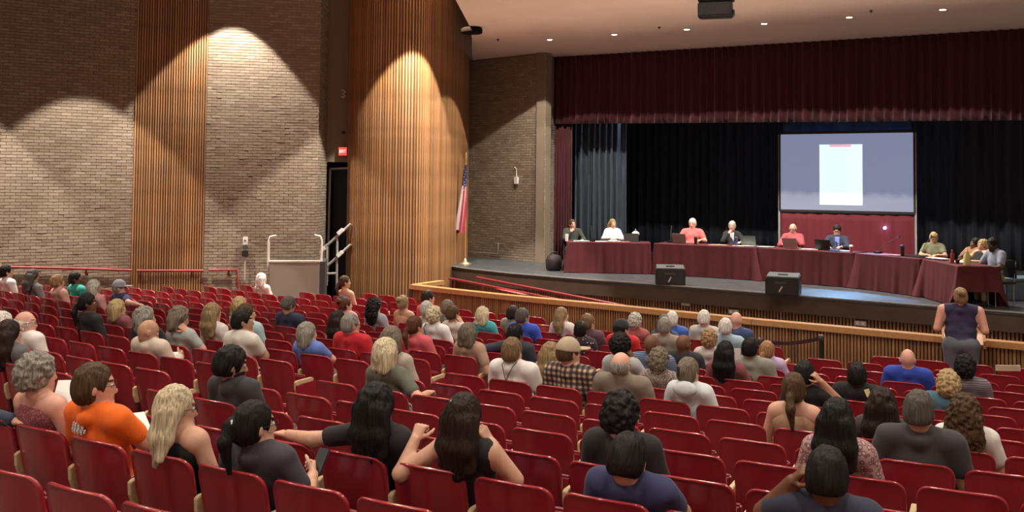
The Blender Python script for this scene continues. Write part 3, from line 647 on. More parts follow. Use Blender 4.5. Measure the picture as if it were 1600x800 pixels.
cup(1, 1087, .25, .16, .045, BLACKP, 'black tumbler before the man in coral', DGREY); mic(1, 1048, .55, 'table microphone left of the man in coral', (-.03, .12), .36)
papers(1, 1124, .22, 3, .08, 'tan and white papers before the woman in black', mat('tan paper', (.6, .42, .25), .7)); cup(1, 1150, .30, .18, .045, mat('navy cup', (.05, .06, .18), .4), 'navy travel mug before the woman in black', DGREY)
papers(1, 1166, .3, 3, .12, 'white papers at the right end of the second stage table'); laptop(1, 1172, .5, mat('teal grey laptop', (.12, .16, .15), .4), 'dark laptop at the right end of the second stage table', 0)
papers(2, 1199, .3, 2, .1, 'small white notes at the left end of the middle stage table')
laptop(2, 1238, .35, SILV, 'pinkish silver laptop before the man in the red jacket'); papers(2, 1268, .25, 2, .12, 'white paper between the two laptops on the middle table')
laptop(2, 1289, .42, BLACKP, 'black laptop left of the man in the navy suit'); papers(2, 1315, .3, 3, .07, 'white papers before the man in the navy suit')
p, rz = on_table(2, 1304, .22); e = empty('tablet', p, rz, 'dark tablet lying before the man in the navy suit', 'tablet'); MB().box((0, 0, .01), (.13, .09, .008)).build('body', BLACKP, e, bevel=.004); MB().box((0, 0, .019), (.12, .08, .001)).build('glass', DBLUE, e)
cup(2, 1330, .2, .12, .04, mat('red paper cup', (.5, .1, .1), .6), 'small red and white paper cup by the man in navy', WHITEP)
mic(3, 1372, .42, 'table microphone with a long boom on the fourth stage table', (.38, .2), .36); papers(3, 1396, .22, 3, .14, 'pink papers on the fourth stage table', mat('pink paper', (.55, .18, .24), .7))
cup(3, 1410, .22, .2, .045, BLACKP, 'tall black tumbler on the fourth stage table', DGREY); p, rz = on_table(3, 1432, .35); e = empty('closed_laptop', p, rz, 'closed dark laptop left of the woman in olive', 'laptop'); MB().box((0, 0, .012), (.2, .14, .012)).build('body', DGREY, e, bevel=.004); MB().box((0, 0, .026), (.19, .13, .002)).build('lid', BLACKP, e)
mic(3, 1440, .6, 'table microphone leaning towards the woman in olive', (.16, .1), .4)
papers(4, 1466, .30, 5, .13, 'spread white papers before the woman in olive'); bottle(4, 1488, .15, .24, .036, mat('red bottle', (.32, .03, .03), .4), RAILR, 'red drink bottle on the rightmost stage table')
bottle(4, 1511, .22, .26, .06, mat('yellow bottle', (.62, .6, .25), .4), mat('lime cap', (.5, .6, .15), .5), 'yellow green pump bottle on the rightmost stage table', True)
papers(4, 1500, .40, 2, .1, 'white papers left of the pump bottle'); cup(4, 1496, .2, .07, .04, BLACKP, 'small black dish beside the pump bottle', None, 'dish', 'dish')
# black bag at the left table end
q = at_z(866, 424, STZ); e = empty('equipment_bag', (q.x, q.y+.25, STZ), .2, 'black bag standing at the left end of the leftmost table', 'bag')
MB().lathe([(.16, 0), (.2, .05), (.205, .25), (.16, .36), (.05, .40)], (0, 0, 0), 14).build('body', mat('black bag', (.02, .012, .014), .7, bump=.4, scale=20), e); MB().tube([(-.1, 0, .37), (-.06, 0, .45), (.06, 0, .45), (.1, 0, .37)], .014, 6).build('handle', BLACKP, e)
# ================================================================== LECTERN, STANCHIONS, SIGN BOARD
LQ = at_z(1504, 560, 0.); LY_ = 13.55
lp = Vector(((1503-CX)/F*LY_, LY_, -.06)); le = empty('lectern', lp, math.radians(-24), 'wooden lectern with dark body in front of the standing woman', 'lectern')
DW = mat('dark lectern body', (.045, .018, .012), .5)
MB().box((0, 0, .52), (.22, .2, .50)).build('body', DW, le, bevel=.01); MB().box((0, 0, .02), (.25, .24, .03)).build('base', DW, le, bevel=.01)
MB().box((0, 0, 1.10), (.255, .26, .02), Matrix.Rotation(.35, 3, 'X')).build('reading_top', WOODL, le, bevel=.006)
for sx in (-1, 1): MB().yz([(-.26, .98), (.24, .98), (.24, 1.26), (.14, 1.30), (-.26, 1.08)], sx*.26-.015, sx*.26+.015).build('side_panel', WOODL, le)
MB().box((0, .235, 1.14), (.255, .012, .15)).build('front_board', WOODL, le)
def stanchion(px, py_top, Y, label):
    t = at_y(px, py_top, Y); z0 = floor_z(t.x, t.y); e = empty('stanchion', (t.x, t.y, z0), 0, label, 'stanchion', 'belt stanchions in the aisle'); h = t.z-z0
    MB().lathe([(.17, 0), (.17, .015), (.05, .04), (.03, .06)], (0, 0, 0), 20).build('base', BLACKP, e); MB().tube([(0, 0, .05), (0, 0, h-.08)], .032, 10).build('post', BLACKP, e)
    MB().lathe([(.036, h-.09), (.045, h-.08), (.045, h-.01), (.03, h)], (0, 0, 0), 14).build('belt_head', DGREY, e); return e, t
s1, t1 = stanchion(1283, 523, 14.0, 'black belt stanchion standing in the aisle before the pit wall')
t0 = at_y(1190, 533, 14.45); s2, t0b = stanchion(1188, 528, 14.45, 'black belt stanchion partly hidden behind the seated man in grey green')
bl = MB(); P_ = [t0b.lerp(t1, k/8)+Vector((0, 0, -.05-.05*math.sin(math.pi*k/8))) for k in range(9)]
for i in range(8): bl.bar(P_[i], P_[i+1], .004, .055)
tag(bl.build('barrier_belt', mat('black maroon belt', (.035, .008, .012), .6)), 'dark retractable belt stretched between the two stanchions', 'belt')
# ================================================================== PEOPLE: signed distance bodies
def axis(lo, hi, fine, hf, hc):
    out = [lo]
    while out[-1] < hi:
        x = out[-1]; out.append(x+(hf if any(a-hc < x < b for a, b in fine) else hc))
    return np.array(out)
class SDF:
    def __init__(s, xs, ys, zs): s.x, s.y, s.z = xs, ys, zs; s.d = np.full((len(xs), len(ys), len(zs)), .3, np.float32)
    def _blk(s, lo, hi, m=.07):
        sl = tuple(slice(max(0, int(np.searchsorted(a, l-m))-1), int(np.searchsorted(a, h+m))+1) for a, l, h in zip((s.x, s.y, s.z), lo, hi))
        return sl, s.x[sl[0]][:, None, None], s.y[sl[1]][None, :, None], s.z[sl[2]][None, None, :]
    def _mix(s, sl, b, k, op):
        a = s.d[sl]
        if a.size == 0: return
        if op == 'sub': a, b = -a, b
        if k > 0:
            h = np.clip(.5+.5*(b-a)/k, 0, 1); r = b*(1-h)+a*h-k*h*(1-h)
        else: r = np.minimum(a, b)
        s.d[sl] = -r if op == 'sub' else r
    def cone(s, a, b, ra, rb, k=.03, op='add', sq=None):
        a, b = np.asarray(a, float), np.asarray(b, float); R = max(ra, rb); sl, X, Y, Z = s._blk(np.minimum(a, b)-R, np.maximum(a, b)+R)
        ba = b-a; L2 = max(float(ba@ba), 1e-9); t = np.clip(((X-a[0])*ba[0]+(Y-a[1])*ba[1]+(Z-a[2])*ba[2])/L2, 0, 1)
        fx, fy, fz = sq or (1, 1, 1)
        d = np.sqrt(((X-a[0]-t*ba[0])*fx)**2+((Y-a[1]-t*ba[1])*fy)**2+((Z-a[2]-t*ba[2])*fz)**2)-(ra+(rb-ra)*t); s._mix(sl, d, k, op)
    def ell(s, c, r, k=.03, op='add', M=None):
        c = np.asarray(c, float); R = max(r); sl, X, Y, Z = s._blk(c-R, c+R); X, Y, Z = X-c[0], Y-c[1], Z-c[2]
        if M is not None: X, Y, Z = (M[0][0]*X+M[1][0]*Y+M[2][0]*Z, M[0][1]*X+M[1][1]*Y+M[2][1]*Z, M[0][2]*X+M[1][2]*Y+M[2][2]*Z)
        k0 = np.sqrt((X/r[0])**2+(Y/r[1])**2+(Z/r[2])**2); k1 = np.sqrt((X/r[0]**2)**2+(Y/r[1]**2)**2+(Z/r[2]**2)**2)
        s._mix(sl, k0*(k0-1)/np.maximum(k1, 1e-6), k, op)
    def plane_keep(s, n, o, k=.01):      # keep the side where n.p < o
        X, Y, Z = s.x[:, None, None], s.y[None, :, None], s.z[None, None, :]; p = n[0]*X+n[1]*Y+n[2]*Z-o
        h = np.clip(.5-.5*(p-s.d)/k, 0, 1) if False else None
        s.d = np.maximum(s.d, p.astype(np.float32))
    def mesh(s):
        V = s.d; S = V < 0; nx, ny, nz = V.shape
        c = [S[i:nx-1+i, j:ny-1+j, k:nz-1+k] for i in (0, 1) for j in (0, 1) for k in (0, 1)]
        an = c[0].copy(); al = c[0].copy()
        for q in c[1:]: an |= q; al &= q
        idx = np.argwhere(an & ~al)
        if len(idx) == 0: return np.zeros((0, 3)), np.zeros((0, 4), int)
        co = np.array([(i, j, k) for i in (0, 1) for j in (0, 1) for k in (0, 1)]); vals = np.stack([V[idx[:, 0]+o[0], idx[:, 1]+o[1], idx[:, 2]+o[2]] for o in co], 1)
        acc = np.zeros((len(idx), 3)); cnt = np.zeros(len(idx))
        for a in range(8):
            for b in range(a+1, 8):
                df = co[b]-co[a]
                if np.abs(df).sum() != 1: continue
                va, vb = vals[:, a], vals[:, b]; m = (va < 0) != (vb < 0); t = np.where(m, va/np.where(m, va-vb, 1), 0)
                acc += m[:, None]*(co[a]+t[:, None]*df); cnt += m
        fr = acc/cnt[:, None]; P = np.empty((len(idx), 3))
        for ax, arr in enumerate((s.x, s.y, s.z)):
            i = idx[:, ax]; P[:, ax] = arr[i]+fr[:, ax]*(arr[i+1]-arr[i])
        vid = np.full((nx-1, ny-1, nz-1), -1, np.int64); vid[idx[:, 0], idx[:, 1], idx[:, 2]] = np.arange(len(idx)); Q = []
        def quads(e, offs):
            i, j, k = e[:, 0], e[:, 1], e[:, 2]; q = np.stack([vid[i+o[0], j+o[1], k+o[2]] for o in offs], 1); return q
        for ax, offs in ((0, [(0, -1, -1), (0, 0, -1), (0, 0, 0), (0, -1, 0)]), (1, [(-1, 0, -1), (-1, 0, 0), (0, 0, 0), (0, 0, -1)]), (2, [(-1, -1, 0), (0, -1, 0), (0, 0, 0), (-1, 0, 0)])):
            sl0 = [slice(1, -1)]*3; sl0[ax] = slice(0, -1); sl1 = [slice(1, -1)]*3; sl1[ax] = slice(1, None)
            a, b = S[tuple(sl0)], S[tuple(sl1)]; o = np.array([1, 1, 1]); o[ax] = 0
            for m, rev in ((a & ~b, False), (~a & b, True)):
                e = np.argwhere(m)+o
                if len(e):
                    q = quads(e, offs); Q.append(q[:, ::-1] if rev else q)
        Q = np.concatenate(Q); return P, Q[(Q >= 0).all(1)]
def relax(P, Q, it=1, f=.4):
    for _ in range(it):
        acc = np.zeros_like(P); n = np.zeros(len(P))
        for a, b in ((0, 1), (1, 2), (2, 3), (3, 0)):
            np.add.at(acc, Q[:, a], P[Q[:, b]]); np.add.at(acc, Q[:, b], P[Q[:, a]]); np.add.at(n, Q[:, a], 1); np.add.at(n, Q[:, b], 1)
        P = P+(acc/np.maximum(n, 1)[:, None]-P)*f
    return P
def rotz(a): c, s = math.cos(a), math.sin(a); return np.array([[c, -s, 0], [s, c, 0], [0, 0, 1]])
def rotx(a): c, s = math.cos(a), math.sin(a); return np.array([[1, 0, 0], [0, c, -s], [0, s, c]])
def roty(a): c, s = math.cos(a), math.sin(a); return np.array([[c, 0, s], [0, 1, 0], [-s, 0, c]])
# ---- hands: five separate bent fingers, thumb off the side of the palm
HANDS = {}
def hand(curl, res):
    key = (curl, res)
    if key in HANDS: return HANDS[key]
    s = SDF(np.arange(-.07, .21, res), np.arange(-.07, .10, res), np.arange(-.10, .05, res))
    s.cone((-.06, 0, 0), (.012, 0, 0), .027, .024, .02, sq=(1, .9, 1.15))
    for y, L in ((.030, .070), (.010, .079), (-.011, .073), (-.031, .057)):
        s.cone((.005, y*.55, 0), (.082, y, .002), .016, .0125, .012); p = np.array((.082, y, .002)); a = curl*.75
        for f, r0, r1 in ((.45, .0098, .0092), (.31, .0092, .0085), (.24, .0085, .0072)):
            q = p+np.array((math.cos(a), y*1.1*.5, -math.sin(a)))*L*f; s.cone(p, q, r0, r1, .005); p = q; a += curl*1.05
    p = np.array((.020, .024, -.006)); a = .35
    for L, r0, r1, v in ((.042, .015, .0115, (.62, .72, -.3)), (.034, .0115, .0100, (.86, .42, -.34)), (.027, .0100, .0078, (.95, .12, -.35))):
        v = np.array(v); v = v/np.linalg.norm(v); q = p+v*L; s.cone(p, q, r0, r1, .008); p = q
    P, Q = s.mesh(); P = relax(P, Q, 1, .3); HANDS[key] = (P, Q); return P, Q
def ball(c, r, n=6):
    V = [(c[0]+r*math.sin(math.pi*j/n)*math.cos(2*math.pi*i/8), c[1]+r*math.sin(math.pi*j/n)*math.sin(2*math.pi*i/8), c[2]+r*math.cos(math.pi*j/n)) for j in range(n+1) for i in range(8)]
    return np.array(V), np.array([(j*8+i, (j+1)*8+i, (j+1)*8+(i+1) % 8, j*8+(i+1) % 8) for j in range(n) for i in range(8)])
# ---- hair, in head space (origin: middle of the skull, y to the face), shared by style
def hair_mesh(style):
    r = .0075; long = style in ('long', 'longwavy', 'bob', 'pony', 'ponylow', 'halfup', 'curlylong', 'messy')
    s = SDF(np.arange(-.17, .17, r), np.arange(-.20, .16, r), np.arange(-.46 if long else -.15, .17, r))
    big = {'curly': .016, 'afro': .030, 'curlylong': .02, 'wavy': .010, 'messy': .014, 'bob': .010, 'long': .006, 'longwavy': .012, 'halfup': .002}.get(style, .003)
    if style == 'fringe':
        s.ell((0, -.008, -.02), (.084, .103, .085), 0); s.ell((0, .02, .08), (.09, .115, .085), .01, 'sub')
    else:
        s.ell((0, -.012, .012), (.082+big, .103+big, .108+big*.8), 0)
        if style not in ('afro',): s.ell((0, -.04, -.03), (.080+big*.8, .075+big, .085), .02)
    if style in ('long', 'longwavy', 'halfup', 'curlylong'):
        L = {'long': -.31, 'longwavy': -.30, 'halfup': -.30, 'curlylong': -.28}[style]
        w_ = .8 if style == 'halfup' else 1.
        for x, rr_ in ((-.062, .042), (-.031, .048), (0, .05), (.031, .048), (.062, .042)): rr_ *= w_; s.cone((x, -.06, -.02), (x*1.25*w_, -.072, L*.5), rr_+big*.5, rr_, .03); s.cone((x*1.25*w_, -.072, L*.5), (x*1.4*w_, -.062, L+.05*(abs(x)/.062)**2), rr_, rr_*.55, .04)
        for x in (-.07, .07): s.cone((x, -.01, -.01), (x*1.3, -.035, L*.5), .032, .03, .03); s.cone((x*1.3, -.035, L*.5), (x*1.55, -.06, L*.85), .03, .018, .03)
    if style in ('bob', 'messy'):
        for x in (-.066, -.03, .03, .066): s.cone((x, -.045, 0), (x*1.1, -.06, -.13), .045, .04, .03)
        for x in (-.075, .075): s.cone((x, .0, .0), (x*1.08, .005, -.11), .030, .024, .03)
    if style in ('pony', 'ponylow'):
        b = (0, -.112, .02) if style == 'pony' else (0, -.105, -.035)
        s.ell(b, (.030, .026, .030), .015); s.cone((0, b[1]-.02, b[2]-.01), (.012, b[1]-.045, b[2]-.09), .028, .034, .02); s.cone((.012, b[1]-.045, b[2]-.09), (.02, b[1]-.02, b[2]-.24), .034, .014, .02)
    if style in ('bun',): s.ell((0, -.115, .055), (.05, .045, .047), .012)
    if style == 'clip': s.ell((0, -.11, -.005), (.04, .032, .07), .02)
    # clear the face and, for short cuts, the nape and ears
    s.ell((0, .135, -.055), (.082, .105, .115), .02, 'sub')
    if style in ('short', 'mop', 'crop', 'curly', 'afro', 'bun', 'clip', 'pony', 'ponylow', 'fringe', 'wavy'):
        lim = {'crop': -.06, 'short': -.078, 'mop': -.10, 'afro': -.09, 'curly': -.085, 'bun': -.07, 'clip': -.085}.get(style, -.075)
        if style in ('pony', 'ponylow'): s.ell((0, .0, -.16), (.12, .10, .085), .015, 'sub')
        else: s.ell((0, .01, lim-.085), (.14, .17, .085), .015, 'sub')
        for x in (-.095, .095): s.ell((x, .028, -.055), (.03, .032, .055), .012, 'sub')
    P, Q = s.mesh(); P = relax(P, Q, 2, .45)
    out = P.copy(); am = {'curly': .011, 'afro': .009, 'curlylong': .011, 'messy': .009, 'wavy': .007, 'longwavy': .007}.get(style, .0042); fq = 38 if style in ('curly', 'afro', 'curlylong') else 48
    for i, p in enumerate(P):
        v = Vector(p); n = v.copy(); n.z *= .5; n.normalize()
        q = Vector((v.x*fq, v.y*fq, v.z*(fq if style in ('curly', 'afro', 'curlylong') else 6)))
        out[i] = p+np.array(n)*am*noise.noise(q)*1.6+np.array(n)*am*.35*noise.noise(q*2.7)
    return fast('hair', out, Q, mat('hair default', (.05, .03, .02)))
HAIRS = {}
def hat_mesh():
    s = SDF(np.arange(-.13, .13, .0075), np.arange(-.15, .22, .0075), np.arange(-.06, .15, .0075))
    s.ell((0, -.008, .015), (.095, .112, .115), 0); s.plane_keep((0, -.12, -1), -.005); s.ell((0, .13, .018), (.075, .085, .012), .008)
    P, Q = s.mesh(); return fast('cap', relax(P, Q, 2), Q, mat('hat default', (.3, .25, .2)))
HATS = []
HC = {'black': (.010, .009, .009), 'darkbrown': (.022, .013, .009), 'brown': (.075, .042, .022), 'auburn': (.095, .035, .02), 'lightbrown': (.17, .105, .055), 'dirtyblonde': (.26, .18, .095), 'blonde': (.42, .31, .16), 'paleblonde': (.55, .47, .32), 'grey': (.24, .225, .20), 'darkgrey': (.085, .078, .070), 'silver': (.45, .43, .40), 'white': (.66, .64, .60), 'greybrown': (.16, .13, .10), 'tan': (.33, .2, .10), 'redblonde': (.32, .17, .09)}
SKIN = {'light': (.62, .36, .26), 'pink': (.68, .37, .29), 'tan': (.47, .26, .17), 'brown': (.16, .075, .045), 'dark': (.075, .036, .022), 'olive': (.42, .25, .165)}
def hair_mat(c): return mat('hair '+c, HC[c], .5, var=.5, scale=34, stretch=(3, 3, .25), bump=.9, spec=.22)
def skin_mat(c): return mat('skin '+c, SKIN[c], .5, var=.06, scale=18, spec=.35)
def cloth_mat(c):
    """a colour or a named print"""
    if isinstance(c, tuple): return mat('fabric %.3f %.3f %.3f' % c, c, .85, var=.07, scale=14, bump=.12, sheen=.1)
    if ('print '+c) in MATS: return MATS['print '+c]
    m = mat('print '+c, (.5, .5, .5), .85); nt = m.node_tree; b = nt.nodes['Principled BSDF']; tc = nt.nodes.new('ShaderNodeTexCoord')
    def ramp(src, stops):
        r = nt.nodes.new('ShaderNodeValToRGB'); r.color_ramp.interpolation = 'CONSTANT'; e = r.color_ramp.elements
        e[0].position, e[0].color = stops[0][0], (*stops[0][1], 1); e[1].position, e[1].color = stops[1][0], (*stops[1][1], 1)
        for p_, c_ in stops[2:]: x = e.new(p_); x.color = (*c_, 1)
        nt.links.new(src, r.inputs[0]); return r.outputs[0]
    def wave(direction, scale):
        w_ = nt.nodes.new('ShaderNodeTexWave'); w_.bands_direction = direction; w_.inputs['Scale'].default_value = scale; nt.links.new(tc.outputs['Object'], w_.inputs['Vector']); return w_.outputs['Color']
    if c == 'plaid':
        a = ramp(wave('X', 6), [(0, (.10, .09, .16)), (.4, (.45, .34, .2)), (.75, (.55, .47, .33))]); z = ramp(wave('Z', 6), [(0, (.22, .18, .25)), (.45, (.75, .62, .45)), (.8, (1, .9, .7))])
        mx = nt.nodes.new('ShaderNodeMix'); mx.data_type = 'RGBA'; mx.blend_type = 'MULTIPLY'; mx.inputs[0].default_value = 1; nt.links.new(a, mx.inputs[6]); nt.links.new(z, mx.inputs[7]); nt.links.new(mx.outputs[2], b.inputs['Base Color'])
    elif c in ('stripe blue', 'stripe grey'):
        st_ = [(0, (.07, .10, .18)), (.5, (.16, .22, .33))] if c == 'stripe blue' else [(0, (.10, .09, .11)), (.5, (.22, .19, .21))]
        nt.links.new(ramp(wave('Z', 14), st_), b.inputs['Base Color'])
    else:
        vo = nt.nodes.new('ShaderNodeTexVoronoi'); vo.inputs['Scale'].default_value = {'dots': 26, 'floral': 40, 'maroon print': 70, 'pink print': 36}[c]; nt.links.new(tc.outputs['Object'], vo.inputs['Vector'])
        st_ = {'dots': [(0, (.75, .72, .7)), (.22, (.03, .02, .035))], 'floral': [(0, (.40, .30, .27)), (.35, (.13, .10, .10)), (.6, (.3, .24, .22))], 'maroon print': [(0, (.34, .13, .14)), (.4, (.20, .045, .06))], 'pink print': [(0, (.55, .42, .40)), (.3, (.24, .10, .11)), (.55, (.42, .3, .3))]}[c]
        nt.links.new(ramp(vo.outputs['Distance'], st_), b.inputs['Base Color'])
    return m
ARMS = {   # elbow, wrist, curl of the fingers (right side; x mirrored for the left), palm normal hint
    'lap': ((.235, .20, .70), (.10, .43, .645), .45, (0, 0, -1)), 'rest': ((.275, .12, .70), (.262, .36, .715), .35, (0, 0, -1)),
    'chin': ((.21, .30, .80), (.085, .235, 1.0), 1.25, (-.6, -.6, .2)), 'cheek': ((.25, .24, .80), (.125, .155, 1.02), 1.0, (-1, 0, .2)),
    'ear': ((.30, .20, .88), (.14, .10, 1.06), .7, (-1, 0, 0)), 'side': ((.40, .04, .905), (.62, .07, .895), .3, (0, 0, -1)),
    'sidefist': ((.35, .02, .80), (.335, .14, .965), 1.3, (0, 1, 0)), 'prop': ((.36, .10, .80), (.30, .31, .80), .6, (0, 0, -1)), 'podium': ((.195, .10, .70), (.13, .33, .76), .4, (0, 0, -1)), 'table': ((.235, .33, .78), (.10, .50, .80), .5, (0, 0, -1)), 'tablewide': ((.28, .30, .77), (.20, .52, .795), .4, (0, 0, -1)),
    'hold': ((.235, .22, .74), (.13, .40, .80), 1.0, (-1, 0, 0)), 'reach': ((.26, .34, .84), (.27, .60, .86), .4, (0, 0, -1)), 'down': ((.235, .16, .70), (.24, .3, .52), .4, (-1, 0, 0)),
}
def make_person(name, loc, rz, ht=1.26, sex='m', skin='light', hair=('short', 'brown'), top=('tee', (.3, .3, .3)), legs=(.05, .06, .09), yaw=0, nod=0, arms=('lap', 'lap'), lean=0., bulk=1., near=False, label='', cat='person', group=None, extras=(), stand=False, headfwd=.0, tiltx=0., roll=0.):
    e = empty(name, loc, rz, label, cat, group)
    k = (ht-.43)/.83 if not stand else 1.0; hs = ((1.02 if sex == 'f' else 1.08) if near else (.99 if sex == 'f' else 1.05)) if k > .85 else .92
    fem = sex == 'f'; zz = (lambda z: .43+(z-.43)*k) if not stand else (lambda z: z+stand)
    cl, sl_ = math.cos(lean), math.sin(lean); pv = np.array((0, .20, zz(.50)))
    def T(p):      # upper body point: stretched, then leaned about the hips
        q = np.array((p[0]*bulk if abs(p[0]) < .5 else p[0], p[1], zz(p[2])))-pv; return np.array((q[0]+tiltx*q[2], q[1]*cl+q[2]*sl_, -q[1]*sl_+q[2]*cl))+pv
    sw = .150 if fem else .172; cr = (.097 if fem else .106)*(.6+.4*bulk)
    head = T((0, .115+headfwd, 1.26)); head[2] -= .112*hs
    HR = rotz(math.radians(-yaw)) @ rotx(math.radians(-nod)) @ roty(math.radians(roll)); hp = lambda p: head+HR @ (np.array(p)*hs)
    kind, tcol = top
    jo = {}
    for sgn, an in ((-1, arms[0]), (1, arms[1])):
        el, wr, cu, pn = ARMS[an]; jo[sgn] = [T((sgn*sw, .145, .955)), T((sgn*el[0], el[1], el[2])), T((sgn*wr[0], wr[1], wr[2])), cu, np.array((pn[0]*sgn, pn[1], pn[2]))]
        if an in ('chin', 'cheek', 'ear'):      # the hand meets the head
            tgt = hp({'chin': (sgn*.028, .10, -.125), 'cheek': (sgn*.088, .045, -.075), 'ear': (sgn*.10, -.015, .0)}[an]); d = tgt-jo[sgn][1]; L = np.linalg.norm(d); w0 = tgt-d/L*.075
            jo[sgn][2] = w0
    hf, hc = (.0095, .016) if near else (.0125, .024)
    allp = [j for v in jo.values() for j in v[:3]]; ext = max(.34, max(abs(p[0]) for p in allp)+.12)
    ymax = max(max(p[1] for p in allp)+.1, .9 if not stand else .4)
    zt = head[2]+.14*hs; z0 = 0.
    hx = (head[0]-.10, head[0]+.10); hy = (head[1]-.12, head[1]+.14)
    xs = axis(-ext, ext, [hx], hf, hc); ys = axis(-.16, ymax, [hy], hf, hc); zs = axis(-.05, zt+.02, [(head[2]-.13, zt+.02)], hf, hc)
    def torso(s, g, up=True, arms_to=None):
        if not stand:
            s.ell(T((0, .29, .53)), (.165*bulk+g, .13+g, .115+g), .0)
        else: s.ell(T((0, .13, .50)), (.168*(.4+.6*bulk)+g, .125*(.5+.5*bulk)+g, .13+g), .0)
        yb = .262 if not stand else .17
        s.ell(T((0, yb-.02, .66)), ((.130 if fem else .145)*bulk+g, cr+.005+g, .14+g), .05)
        s.ell(T((0, .172, .83)), ((.142 if fem else .165)*bulk+g, cr+g, .15+g), .05)
        if fem:
            for x in (-.065, .065): s.ell(T((x, .235, .82)), (.058+g, .055+g, .058+g), .04)
        if up:
            s.cone(T((-sw*.82, .145, .945)), T((sw*.82, .145, .945)), .066+g, .066+g, .045)
            for q in (-1, 1): s.cone(T((0, .125, 1.02)), T((q*sw*.7, .14, .975)), .042+g, .05+g, .05)
        else: s.cone(T((-.085, .155, .90)), T((.085, .155, .90)), .075+g, .075+g, .05)
    def arm(s, sgn, f0, f1, g, kk=.035):       # part of the arm between fractions (0 shoulder, 1 elbow, 2 wrist)
        A_, B_, C_ = jo[sgn][:3]; a0 = .052 if fem else .060; b0 = .040 if fem else .046; c0 = .027 if fem else .031
        if f0 < 1: t0, t1 = f0, min(f1, 1); s.cone(A_+(B_-A_)*t0, A_+(B_-A_)*t1, (a0+(b0-a0)*t0)*(.5+.5*bulk)+g, (a0+(b0-a0)*t1)*(.5+.5*bulk)+g, kk)
        if f1 > 1: t0, t1 = max(f0-1, 0), f1-1; s.cone(B_+(C_-B_)*t0, B_+(C_-B_)*t1, b0+.004+(c0-b0)*t0+g, b0+.004+(c0-b0)*t1+g, kk*.7)
    def legp(s, g, feet=False):
        for q in (-1, 1):
            if stand:
                h, kn, an_ = (q*.088*(.6+.4*bulk), .10, .50+stand-.02), (q*.092*(.6+.4*bulk), .11, .49), (q*.095, .07, .07)
                s.cone(h, kn, .098*(.6+.4*bulk)+g, .064+g, .04); s.cone(kn, an_, .062+g, .040+g, .03)
                if feet: s.cone((q*.097, .06, .035), (q*.11, .22, .022), .036, .03, .02)
            else:
                h, kn, an_ = np.array((q*.088*bulk, .28, .525)), np.array((q*.105, .615, .53)), np.array((q*.105, .575, .085))
                s.cone(h, kn, .088*(.5+.5*bulk)+g, .060+g, .04); s.cone(kn, an_, .058+g, .038+g, .03)
                if feet: s.cone((q*.105, .56, .04), (q*.11, .72, .03), .037, .03, .02)
    # --- the body: one continuous surface
    s = SDF(xs, ys, zs); torso(s, 0)
    for q in (-1, 1): arm(s, q, 0, 2, 0)
    legp(s, 0, True)
    nb = T((0, .12, .99)); s.cone(nb, hp((0, -.018, -.075)), .056 if not fem else .050, .050 if not fem else .044, .03)
    s.ell(head, (.0745*hs, .095*hs, .101*hs), .02, M=HR); s.ell(hp((0, .035, -.062)), (.056*hs, .062*hs, .062*hs), .03, M=HR); s.cone(hp((0, .078, -.104)), hp((0, .080, -.100)), .020*hs, .02*hs, .025)
    s.cone(hp((0, .090, -.004)), hp((0, .106, -.040)), .009*hs, .0135*hs, .010); s.cone(hp((-.03, .080, .018)), hp((.03, .080, .018)), .012*hs, .012*hs, .016)
    for q in (-1, 1):
        s.ell(hp((q*.031, .098, -.003)), (.016*hs, .014*hs, .012*hs), .008, 'sub', M=HR); s.ell(hp((q*.077, -.004, -.02)), (.010*hs, .020*hs, .032*hs), .006, M=HR)
    s.cone(hp((-.018, .094, -.073)), hp((.018, .094, -.073)), .0075*hs, .0075*hs, .006)
    P, Q = s.mesh(); P = relax(P, Q, 1, .25); VV = [P]; QQ = [Q]; MI = [np.zeros(len(Q), int)]; nv = len(P)
    cen = P[Q].mean(1); loc_ = (cen-head) @ HR/hs
    lips = (np.abs(loc_[:, 0]) < .026) & (np.abs(loc_[:, 2]+.073) < .010) & (loc_[:, 1] > .088); brow = (np.abs(np.abs(loc_[:, 0])-.032) < .017) & (np.abs(loc_[:, 2]-.022) < .0065) & (loc_[:, 1] > .07)
    MI[0][lips] = 3; MI[0][brow] = 2
    for q in (-1, 1):
        for rr_, yy, mi in ((.0125, .083, 1), (.0065, .0915, 4)):
            bv, bq = ball((0, 0, 0), rr_*hs); VV.append(bv+hp((q*.031, yy, -.003))); QQ.append(bq+nv); MI.append(np.full(len(bq), mi)); nv += len(bv)
        A_, B_, C_, cu, pn = jo[q]; hv, hq = hand(round(cu, 2), .0052 if near else .0085); d = C_-B_; d = d/np.linalg.norm(d)
        if arms[0 if q < 0 else 1] in ('rest', 'lap', 'table', 'tablewide', 'side', 'reach'): d[2] *= .3; d = d/np.linalg.norm(d)
        z = -pn; z = z-d*(z@d)
        if np.linalg.norm(z) < .05: z = np.array((0, 0, 1.))-d*d[2]
        z = z/np.linalg.norm(z); y = np.cross(z, d); M = np.stack([d, y, z], 1); h2 = hv*(.92 if fem else 1.)
        if q < 0: h2 = h2*np.array((1, -1, 1)); hq = hq[:, ::-1]
        VV.append(h2 @ M.T+C_); QQ.append(hq+nv); MI.append(np.zeros(len(hq), int)); nv += len(hv)
    me = fast('body', np.concatenate(VV), np.concatenate(QQ), [skin_mat(skin), mat('eye white', (.7, .68, .66), .3), hair_mat(hair[1] if hair[1] not in ('white', 'silver', 'paleblonde', 'blonde') else 'greybrown'), mat('lips '+skin, tuple(c*f for c, f in zip(SKIN[skin], (.78, .55, .55))), .45), mat('iris', (.03, .02, .015), .2)], midx=np.concatenate(MI))
    link(bpy.data.objects.new('body', me), e)
